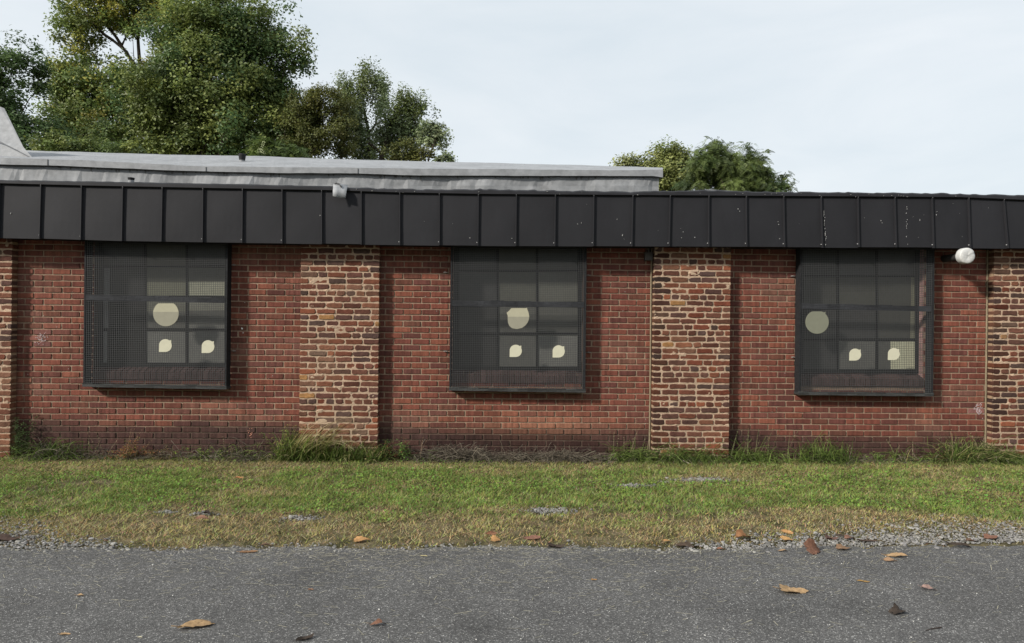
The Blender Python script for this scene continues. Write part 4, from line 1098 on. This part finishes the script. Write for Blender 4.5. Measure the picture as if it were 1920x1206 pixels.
LV = [
    (368, 1176, 52, 'long folded tan leaf on the asphalt, nearest the photographer', TAN, 1, .5, .7, .6, .35),
    (572, 1199, 28, 'dark curled leaf cut by the lower picture edge', DKB, 1, 1.6, .5, .8, .5),
    (1484, 1111, 46, 'largest tan leaf, curled at one side, alone on the asphalt', TAN, 3, 1.0, .25, .8, 0),
    (1619, 1091, 17, 'small ochre leaf right of the largest tan leaf', (.40, .25, .09), 1, .8, .3, .8, -.3),
    (1740, 1106, 21, 'small pinkish brown leaf farthest right on open asphalt', PNK, 3, 1.4, .4, .7, -.4),
    (1683, 1150, 26, 'crumpled nearly black leaf low on the right of the road', DKB, 5, 1.3, .55, .9, .3),
    (1523, 1036, 30, 'big rust red leaf standing on its edge at the asphalt border', RUST, 3, 1.2, .3, 1.1, .2),
    (1680, 1044, 32, 'long flat tan leaf just inside the asphalt edge', TAN, 1, .6, .3, .6, -.2),
    (1668, 1052, 20, 'small brown tan leaf touching in front of the long flat one', (.38, .24, .14), 3, .9, .3, .7, -.2),
    (676, 1014, 28, 'orange tan leaf lying flat on the dry verge grass', ORG, 3, .7, .15, 1., .1),
    (922, 1003, 24, 'rust coloured leaf leaning on the grass above an orange one', (.34, .16, .09), 1, .8, .4, .9, .5),
    (928, 1014, 17, 'small orange leaf directly below the leaning rust coloured one', ORG, 3, .8, .2, 1., 0),
    (998, 1010, 30, 'smooth brown leaf on bare soil right of the orange pair', (.28, .14, .10), 1, .5, .2, 1., .2),
    (1393, 1011, 26, 'brown twisted leaf at the left start of the wide gravel', (.30, .15, .07), 3, 1.8, .7, .9, .2),
    (1476, 1000, 18, 'pale orange leaf, upper one of a pair on the verge', ORG, 1, 1.2, .5, 1., -.5),
    (1474, 1014, 20, 'pale orange leaf, lower one of a pair on the gravel', (.58, .34, .14), 3, .9, .2, .9, .1),
    (1557, 1012, 20, 'dark brown cupped leaf on the gravel right of the orange pair', (.14, .08, .065), 3, 1.8, .5, 1., 0),
    (1574, 1009, 20, 'black shrivelled leaf touching the cupped brown one', DKB, 1, 1.4, .6, .6, -.2),
    (1593, 1012, 18, 'mid brown leaf standing right of the black shrivelled one', (.24, .13, .09), 3, 1.2, .6, 1., .3),
    (1626, 1016, 32, 'long flat dark leaf on the gravel', (.09, .06, .045), 1, .7, .3, .5, 0),
    (1798, 1027, 34, 'long black leaf at the gravel edge near the last pier', DKB, 1, .9, .4, .5, -.3),
    (1858, 1011, 22, 'reddish brown leaf half in the grass below the last pier', (.24, .12, .08), 3, 1., .4, .8, .2),
    (1822, 1016, 18, 'small dark brown leaf between black leaf and reddish one', (.15, .09, .06), 3, 1.3, .5, .8, 0),
    (1250, 1016, 14, 'tiny orange leaf on the verge below the third pier', ORG, 3, .8, .2, 1., 0),
    (1288, 1026, 34, 'flat dark brown leaf remains at the asphalt edge below the third pier', (.10, .07, .05), 5, 1.6, .4, .8, .1),
    (1351, 1032, 14, 'small rust leaf crumb on the asphalt edge left of the wide gravel', (.28, .13, .08), 3, 1.2, .4, .8, 0),
    (1467, 1034, 16, 'light brown leaf flake left of the standing rust red leaf', (.42, .28, .16), 1, 1., .4, .7, .2),
    (1580, 1031, 22, 'brown leaf lying in the grass tuft right of the standing rust red leaf', (.24, .15, .09), 3, 1.3, .4, .8, 0),
    (12, 1014, 32, 'dark leaf at the road edge beside the end of the picture', (.08, .05, .04), 3, 1.4, .5, .8, .2),
    (466, 1036, 28, 'flat brown leaf on the asphalt edge where the gravel thins out', (.26, .15, .08), 1, .6, .3, .6, .1),
    (497, 1026, 18, 'dark brown leaf scrap at the edge of the long dry tuft', (.12, .075, .05), 3, 1.6, .5, .8, .1),
    (390, 966, 16, 'nearly black curled leaf beside a bare stony spot in the lawn', (.05, .035, .03), 3, 2., .7, .9, 0),
    (379, 979, 24, 'brown leaf sunk in the grass just below the black curled one', (.26, .14, .09), 3, 1., .4, .8, .1),
    (707, 1174, 26, 'broken red brown leaf bits low on the road centre', (.22, .11, .07), 5, 1.8, .4, .5, .1),
    (1113, 1088, 10, 'tiny orange fleck of leaf in the middle of the road', ORG, 3, 1., .3, .8, 0),
    (150, 1118, 12, 'tiny tan leaf crumb on the road, upper of two', TAN, 3, 1., .3, .7, 0),
    (121, 1190, 15, 'tiny tan leaf crumb on the road, lower of two', TAN, 3, 1., .3, .7, 0),
    (795, 1043, 12, 'pale yellow leaflet on the asphalt border below the middle pier gap', (.60, .52, .28), 1, .5, .2, .8, -.2),
    (845, 881, 12, 'pale tan leaf on the lawn close to the dead grass heap', (.55, .42, .24), 3, 1., .3, .8, 0),
    (448, 899, 14, 'orange leaf in the green lawn below the window', (.50, .24, .10), 3, .8, .3, .9, 0),
    (262, 1196, 9, 'whitish leaf bit on the asphalt near the long folded leaf', (.65, .60, .45), 1, .6, .2, .8, -.3),
    (582, 1106, 9, 'small rust fleck on the left half of the road', (.36, .20, .12), 3, 1., .3, .8, 0),
    (1042, 1027, 30, 'dark crumbled leaf heap on the asphalt edge below the middle window', (.07, .05, .04), 5, 2., .5, .7, .1),
]
for i, (u, v, w_, lb, c, lo, cu_, fo_, sq, yw) in enumerate(LV):
    tl = (0, 0)
    if 'standing on its edge' in lb: tl = (.9, .2)
    elif 'leaning' in lb or 'upper one' in lb: tl = (.5, .1)
    elif w_ > 18: tl = (.18, random.uniform(-.12, .12))
    fallen(u, v, w_, lb, np.array(c) * .8, lo, cu_ * .5, fo_ * .7, sq, yw, tl, seed=i, lift=.012 if v < 1000 else 0.)
mb = MB(); a, b = G(1735, 1184, .004), G(1765, 1178, .004)
mb.tube([a + Vector((0, 0, .004)), (a + b) / 2 + Vector((.0, .004, .006)), b + Vector((0, 0, .005))], [.0015, .003, .004], (.05, .04, .035), 5)
o = mb.build('twig', M['bark'], None, origin=tuple(a)); tag(o, 'short dark twig on the asphalt near the crumpled black leaf', 'twig')

# ================================================================== TREES
def unproj(p):
    q = M3.transposed() @ (Vector(p) - CAM)
    return CU + F * q.x / -q.z, CV - F * q.y / -q.z

def tree(name, label, Y, lobes, trunk_u, ncl, nleaf, lsize, pal, sigma=.30, forks=(), flat=.75, gap=.0, aspect=.62, group='trees behind the building', seed=1, bark=(.055, .045, .035), compound=False, rmax=.26, holes=()):
    rs = np.random.default_rng(seed); rnd = random.Random(seed); s = px(Y)
    L = []
    for (u, v, a, b) in lobes:
        q = P(u, v, Y); L.append((np.array(q), a * s, max(a, b) * s * .8 if False else (a + b) * .5 * s, b * s))
    vol = np.array([l[1] * l[3] * (l[2] ** .5) for l in L]); vol /= vol.sum()
    base = np.array(P(trunk_u, 600, Y)); base[2] = 0
    pts = []
    while len(pts) < ncl:
        k = rs.choice(len(L), p=vol); c, a, d, b = L[k]
        g_ = rs.normal(0, 1, 3); g_ /= np.linalg.norm(g_); r = rs.random() ** (1 / 2.8) if rs.random() < .88 else rs.uniform(1.0, 1.32)
        p = c + g_ * r * np.array([a, d, b])
        if p[2] < .8: continue
        if holes:
            iu, iv = unproj(p)
            if any(((iu - h[0]) / h[2]) ** 2 + ((iv - h[1]) / h[3]) ** 2 < 1 for h in holes): continue
        if gap and fbm(p[0] * .9 + seed, p[2] * .9 + p[1] * .5, seed + 3) < gap: continue
        pts.append(p)
    pts = np.array(pts)
    # skeleton
    nodes = [base.copy()]; par = [-1]
    zc = min(l[0][2] - l[3] * .3 for l in L); top = np.average([l[0] for l in L], axis=0, weights=vol)
    H = max(2.2, top[2] * .62)
    for k in range(1, 7):
        t = k / 6; p = base + (np.array([top[0], top[1], H]) - base) * t; p[:2] += rs.normal(0, .06, 2) * (1 + t)
        nodes.append(p); par.append(len(nodes) - 2)
    for fk in forks:                                        # limbs seen through the gaps
        prev = fk[0]
        for (u, v) in fk[1:]:
            p = np.array(P(u, v, Y - .3)); nodes.append(p); par.append(prev if prev < len(nodes) - 1 else len(nodes) - 2); prev = len(nodes) - 1
    nf = len(nodes) - 7; plen = [0.0]
    for i in range(1, len(nodes)): plen.append(plen[par[i]] + np.linalg.norm(nodes[i] - nodes[par[i]]))
    order = np.argsort(np.linalg.norm(pts - np.array([top[0], top[1], H]), axis=1))
    ends = []
    for i in order:
        p = pts[i]; A = np.array(nodes)
        d = np.linalg.norm(A - p, axis=1) * 1.0 + .6 * np.maximum(0, A[:, 2] - p[2]) + .45 * np.array(plen)
        d[0] = 1e9
        j = int(np.argmin(d)); q = A[j]; dl = np.linalg.norm(p - q)
        if dl > .5:
            nm = max(2, int(dl / .6)); j0 = j
            for k in range(1, nm):
                t_ = k / nm; m_ = q + (p - q) * t_ + rs.normal(0, .025, 3) * dl + np.array([0, 0, .10 * dl * math.sin(math.pi * t_)]); nodes.append(m_); par.append(j); plen.append(plen[j] + np.linalg.norm(m_ - nodes[j])); j = len(nodes) - 1
        nodes.append(p.copy()); par.append(j); plen.append(plen[j] + np.linalg.norm(p - nodes[j])); ends.append(len(nodes) - 1)
    cnt = np.zeros(len(nodes)); cnt[ends] = 1
    for i in range(len(nodes) - 1, 0, -1): cnt[par[i]] += cnt[i]
    rad = np.minimum(rmax, .0055 * np.maximum(cnt, .6) ** .55)
    rad[7:7 + nf] = np.maximum(rad[7:7 + nf], min(.085, rmax * .5))
    t = thing(name, label, 'tree', tuple(base), group); tb = MB()
    for i in range(1, len(nodes)):
        a, b = nodes[par[i]], nodes[i]; ra, rb = min(rad[par[i]], rad[i] * 1.7), rad[i] * .85
        tb.tube([a, a * .5 + b * .5 + rs.normal(0, .02, 3), b], [ra, (ra + rb) / 2, rb], jit(bark, .2), 5 if rad[i] < .05 else 8, cap=False)
    tb.build('trunk', M['bark'], t, smooth=True)
    # leaves in sprays round the twig ends
    n = ncl * nleaf; ci = np.repeat(np.arange(ncl), nleaf)
    cl = pts[ci]
    loc = np.clip(rs.normal(0, 1, (n, 3)), -1.75, 1.75) * np.array([1, 1, flat]) * (sigma * rs.uniform(.6, 1.3, ncl)[ci])[:, None]
    c0 = cl + loc
    shade = rs.uniform(.62, 1.35, ncl)[ci] * rs.uniform(.9, 1.14, n)
    pal = np.array(pal); pc_ = np.clip((fbm(pts[:, 0] * .55 + seed, pts[:, 2] * .55 + pts[:, 1] * .3, seed) - .25) / .5 * len(pal) + rs.normal(0, .6, ncl), 0, len(pal) - .01).astype(int)
    pp = np.where(rs.random(n) < .85, pc_[ci], rs.integers(0, len(pal), n))
    col = pal[pp] * shade[:, None]
    # hanging leaves face out and a little upward
    az = rs.uniform(0, 6.28, n); el = rs.normal(-.25, .45, n); ll = lsize * rs.uniform(.6, 1.25, n)
    d1 = np.stack([np.cos(az) * np.cos(el), np.sin(az) * np.cos(el), np.sin(el)], 1)
    ow = cl - np.average(np.array([l[0] for l in L]), axis=0, weights=vol); ow /= np.linalg.norm(ow, axis=1)[:, None] + 1e-6
    lo_ = loc / (np.linalg.norm(loc, axis=1)[:, None] + 1e-6)
    up = .55 * ow + .75 * lo_ + np.stack([rs.normal(0, .32, n), rs.normal(-.1, .32, n), .55 + rs.normal(0, .2, n)], 1)
    d2 = np.cross(d1, up); d2 /= np.linalg.norm(d2, axis=1)[:, None]
    nn = np.cross(d1, d2)
    if compound:                                            # feathery leaf: a row of leaflet pairs along a drooping stalk
        Q = []; CC = []
        for f in np.linspace(.15, 1, 6):
            cpt = c0 + d1 * (ll * f)[:, None] + np.array([0, 0, -1]) * (ll * .35 * f * f)[:, None]
            for sg in (-1, 1):
                e = d2 * sg * .8 + d1 * .35; lw = (ll * .34 * (1.15 - .5 * f))[:, None]
                wv = d1 * lw * .26
                Q.append(np.stack([cpt, cpt + e * lw * .5 + wv, cpt + e * lw, cpt + e * lw * .5 - wv], 1)); CC.append(col * rs.uniform(.85, 1.15, (n, 1)))
        V = np.concatenate(Q); col = np.concatenate(CC)
    else:
        wv = d2 * (ll * aspect * .5)[:, None]; a = c0; b = c0 + d1 * ll[:, None]; mdl = c0 + d1 * (ll * .42)[:, None] - nn * (ll * .08)[:, None]
        V = np.stack([a, mdl + wv, b, mdl - wv], 1)
    poly_mesh('crown', V, 4, col, M['leaf'], t)
    return t

DG = [(.045, .075, .026), (.055, .09, .03), (.04, .065, .024), (.07, .105, .035)]
MG = [(.085, .105, .028), (.066, .088, .026), (.112, .130, .034), (.05, .072, .022)]
YG = [(.095, .115, .03), (.125, .130, .03), (.08, .10, .03), (.08, .11, .032), (.15, .14, .03), (.065, .09, .03)]
GG = [(.085, .11, .055), (.10, .125, .065), (.07, .095, .04), (.12, .14, .075)]
DG, MG, YG, GG = [[tuple(k * q for q in c) for c in pl] for pl, k in ((DG, 1.75), (MG, 2.1), (YG, 2.25), (GG, 2.1))]
low = lambda u, r: [(u, 345, r * .8, 40), (u, 410, r * .8, 40)]
tree('maple_tree', 'dark green maple with sky gaps standing behind the sloping roof curb', 24, [(20, 110, 26, 45), (45, 100, 14, 36), (70, 120, 12, 30), (8, 150, 60, 60), (50, 150, 35, 50), (40, 215, 45, 50), (-30, 200, 70, 110), (10, 260, 90, 50), (75, 190, 20, 26), (85, 260, 40, 40), (60, 300, 60, 40)] + low(30, 60), 20, 300, 120, .15, DG, sigma=.25, gap=.36, seed=2, holes=[(50, 140, 17, 14), (60, 178, 14, 11), (90, 190, 18, 13), (88, 222, 14, 14), (62, 268, 18, 12), (30, 210, 10, 10), (95, 130, 14, 40)])
tree('yellowing_tree', 'tall tree with yellowing leaves and bare limbs showing, rising out of the picture', 30, [(190, 30, 85, 50), (150, 60, 50, 40), (115, 55, 30, 25), (250, 10, 90, 50), (140, 115, 40, 30), (150, 160, 55, 45), (210, 180, 70, 50), (130, 205, 40, 40), (180, 235, 80, 45), (290, 60, 50, 60), (300, 160, 60, 60), (230, -70, 130, 70), (150, 265, 60, 30), (270, 250, 80, 50), (120, 250, 40, 45), (130, 165, 40, 40), (260, 200, 60, 50)] + low(230, 90), 262, 900, 110, .17, YG + MG[:2], sigma=.30, gap=.26, seed=3, holes=[(262, 90, 30, 26), (225, 84, 30, 18), (200, 62, 20, 14), (285, 62, 18, 18), (128, 62, 16, 12), (250, 30, 10, 10), (105, 85, 12, 12)],
     forks=[(6, (255, 130), (238, 98), (212, 76), (182, 52), (165, 28)), (6, (252, 120), (228, 86), (206, 55)), (6, (262, 120), (258, 60), (250, 10))])
tree('broadleaf_tree', 'biggest tree, a dense dark green crown behind the middle of the silver roof', 22, [(400, 70, 110, 60), (350, 40, 70, 50), (470, 90, 85, 70), (440, 20, 70, 40), (370, 150, 120, 80), (500, 150, 60, 80), (535, 75, 38, 45), (560, 105, 24, 24), (330, 215, 80, 70), (450, 210, 100, 80), (520, 210, 50, 55), (540, 250, 40, 50), (330, 270, 100, 50), (450, 275, 110, 50), (290, 190, 50, 50), (320, 100, 50, 50), (250, 265, 60, 40), (400, -10, 50, 30)] + low(400, 130), 410, 900, 140, .15, MG + DG[:2] + [(.19, .23, .07)], sigma=.29, seed=4, gap=.20, holes=[(268, 95, 30, 34), (300, 60, 16, 14), (520, 30, 16, 14), (575, 150, 18, 16)])
tree('olive_tree_crown' if False else 'brownish_tree', 'rounded brownish olive tree close right of the biggest tree', 21, [(560, 245, 34, 50), (588, 200, 26, 44), (550, 205, 22, 30), (602, 200, 32, 40), (640, 195, 24, 28), (575, 215, 24, 40), (600, 250, 48, 50), (640, 250, 26, 40), (570, 275, 45, 35), (645, 288, 22, 22)] + low(605, 45), 605, 330, 120, .10, [(.125, .135, .035), (.11, .125, .034), (.15, .15, .04), (.085, .105, .03)], sigma=.17, seed=5, gap=.16)
tree('poplar_tree', 'grey green airy tree with a pointed top behind the brownish olive one', 27, [(660, 170, 30, 28), (692, 145, 20, 22), (705, 175, 30, 32), (680, 210, 42, 40), (715, 205, 26, 28), (665, 250, 36, 40), (690, 285, 34, 24), (650, 215, 30, 40)] + low(680, 40), 690, 390, 70, .13, GG + MG[:1], sigma=.16, flat=1.9, gap=.33, seed=6, holes=[(702, 230, 20, 16), (742, 185, 14, 30), (652, 262, 9, 10)], forks=[(5, (692, 300), (690, 250), (686, 225), (682, 205))])
tree('poplar_tree', 'grey green tree with a forked dark trunk seen above the silver roof edge', 25, [(750, 205, 22, 24), (775, 195, 24, 20), (785, 225, 30, 24), (745, 240, 34, 30), (770, 250, 34, 22), (722, 262, 24, 28), (725, 290, 26, 14)] + low(720, 34), 713, 310, 70, .125, GG + MG[:1], sigma=.15, flat=1.9, gap=.30, seed=7, holes=[(750, 272, 18, 9), (704, 294, 13, 9), (802, 225, 18, 20)], forks=[(4, (713, 302), (717, 288), (722, 270), (730, 240)), (4, (717, 288), (735, 278), (755, 262), (778, 240)), (4, (716, 288), (704, 278), (692, 268))])
tree('slender_tree', 'slender tree with a bent bare trunk at the right end of the tree row', 23, [(810, 240, 24, 14), (828, 252, 16, 12), (800, 262, 16, 12), (822, 268, 14, 8)], 806, 46, 60, .13, GG, sigma=.15, seed=8, holes=[(795, 284, 20, 13)], forks=[(3, (803, 304), (806, 292), (812, 276), (817, 262), (820, 248))], rmax=.06)
tree('round_shrub_tree', 'low rounded olive tree at the foot of the slender one', 20, [(760, 285, 32, 24), (780, 292, 22, 16), (740, 295, 22, 14)] + low(765, 30), 765, 130, 110, .10, [(.12, .135, .036), (.095, .11, .034), (.15, .155, .042)], sigma=.14, seed=9)
tree('sapling', 'small isolated sapling top peeping over the roof past the slender tree', 22, [(842, 294, 9, 8), (826, 300, 10, 6), (845, 320, 12, 14)], 840, 24, 60, .13, GG, sigma=.12, seed=10, rmax=.04)
tree('sumac_tree', 'light green low sumac just above the silver roof under the biggest tree', 17, [(530, 285, 36, 12), (490, 276, 28, 12), (560, 292, 22, 8), (505, 300, 50, 12)] + low(520, 30), 520, 110, 34, .32, [(.11, .16, .04), (.15, .19, .045), (.085, .125, .034)], sigma=.18, seed=11, compound=True, rmax=.06)
tree('young_tree', 'young mid green tree low behind the roof beside the curb', 18, [(110, 275, 45, 22), (160, 280, 50, 18), (230, 285, 50, 14)] + low(150, 60), 150, 160, 100, .115, MG + GG[:1], sigma=.17, seed=12, rmax=.08)
tree('cottonwood_tree', 'pale yellow green tree rising past the end of the silver roof', 26, [(1180, 305, 22, 12), (1215, 302, 22, 18), (1255, 290, 32, 20), (1270, 320, 40, 34), (1230, 330, 36, 24), (1165, 308, 14, 6)] + low(1250, 45), 1255, 380, 80, .15, [(.19, .22, .065), (.23, .25, .08), (.15, .19, .06), (.27, .29, .12)], sigma=.22, gap=.26, seed=13)
tree('locust_tree', 'feathery dark green locust tree overlapping the pale yellow green one', 22, [(1345, 325, 52, 42), (1318, 296, 26, 16), (1350, 282, 22, 18), (1390, 300, 36, 22), (1415, 318, 34, 26), (1440, 296, 22, 14), (1430, 340, 40, 20), (1395, 345, 60, 24), (1460, 350, 22, 10), (1478, 344, 10, 6), (1395, 276, 10, 10), (1305, 340, 30, 24)] + low(1375, 60), 1375, 430, 32, .30, [(.085, .125, .040), (.11, .15, .046), (.135, .175, .052), (.06, .095, .032)], sigma=.20, seed=14, compound=True, flat=.6, gap=.33)

# unseen trees added behind the camera to block low sky light from the wall
n = 30000
x = RNG.uniform(-55, 55, n); top = 8.5 + 4.0 * fbm(x * .11, 2, 121); y = -34 - 6 * RNG.random(n) + 2.5 * (vnoise(x * .3, 9, 122) - .5)
z = top * RNG.random(n) ** .8
c0 = np.stack([x, y, z], 1); d1 = RNG.normal(0, 1, (n, 3)); d1 /= np.linalg.norm(d1, axis=1)[:, None]; d2 = np.cross(d1, RNG.normal(0, 1, (n, 3))); d2 /= np.linalg.norm(d2, axis=1)[:, None]
sz = RNG.uniform(.22, .42, n)[:, None]
kind(poly_mesh('wood', np.stack([c0 - d1 * sz, c0 + d2 * sz * .6, c0 + d1 * sz, c0 - d2 * sz * .6], 1), 4, np.array(MG)[RNG.integers(0, 4, n)] * RNG.uniform(.6, 1.1, (n, 1)), M['leaf']), 'stuff')

# ================================================================== LIGHT AND SKY
sun_dir = Vector((-1.5, -1.0, 1.02)).normalized()           # towards the sun
sl = bpy.data.lights.new('sun', 'SUN'); sl.energy = 5.0; sl.angle = R(4.5); sl.color = (1.0, .94, .85)
so = bpy.data.objects.new('sun', sl); C.objects.link(so); so.rotation_euler = sun_dir.to_track_quat('Z', 'Y').to_euler(); so.location = (-15, -20, 15)
W = bpy.data.worlds.new('World'); bpy.context.scene.world = W; W.use_nodes = True
N, L = W.node_tree.nodes, W.node_tree.links; bg = N['Background']
sk = N.new('ShaderNodeTexSky'); sk.sky_type = 'NISHITA'; sk.sun_disc = False; sk.sun_elevation = math.asin(sun_dir.z); sk.sun_rotation = math.atan2(sun_dir.x, sun_dir.y)
sk.air_density = 1.2; sk.dust_density = 2.0
tc = N.new('ShaderNodeTexCoord'); mp = N.new('ShaderNodeMapping'); mp.inputs['Scale'].default_value = (1.0, 1.0, 3.6); mp.inputs['Rotation'].default_value = (0, .06, .3)
L.new(tc.outputs['Generated'], mp.inputs[0])
cn = N.new('ShaderNodeTexNoise'); cn.inputs['Scale'].default_value = 2.6; cn.inputs['Detail'].default_value = 7; cn.inputs['Roughness'].default_value = .55; cn.inputs['Distortion'].default_value = .4
L.new(mp.outputs[0], cn.inputs['Vector'])
rp = N.new('ShaderNodeValToRGB'); rp.color_ramp.elements[0].position = .30; rp.color_ramp.elements[1].position = .68
rp.color_ramp.elements[0].color = (7.9, 8.7, 9.3, 1); rp.color_ramp.elements[1].color = (9.2, 9.7, 10.1, 1)
L.new(cn.outputs[0], rp.inputs[0])
mx = N.new('ShaderNodeMix'); mx.data_type = 'RGBA'; mx.inputs[0].default_value = .88
L.new(sk.outputs[0], mx.inputs[6]); L.new(rp.outputs[0], mx.inputs[7])
L.new(mx.outputs[2], bg.inputs['Color']); bg.inputs['Strength'].default_value = .1

# ================================================================== CAMERA
cd = bpy.data.cameras.new('camera'); co = bpy.data.objects.new('camera', cd); C.objects.link(co)
cd.sensor_fit = 'HORIZONTAL'; cd.sensor_width = 36; cd.lens = F / 1920 * 36; cd.clip_start = .05; cd.clip_end = 1500
co.matrix_world = Matrix.Translation(CAM) @ M3.to_4x4()
S = bpy.context.scene; S.camera = co
S.view_settings.view_transform = 'Standard'; S.view_settings.look = 'None'; S.view_settings.exposure = 0; S.view_settings.gamma = 1
S.cycles.max_bounces = 6; S.cycles.use_denoising = True
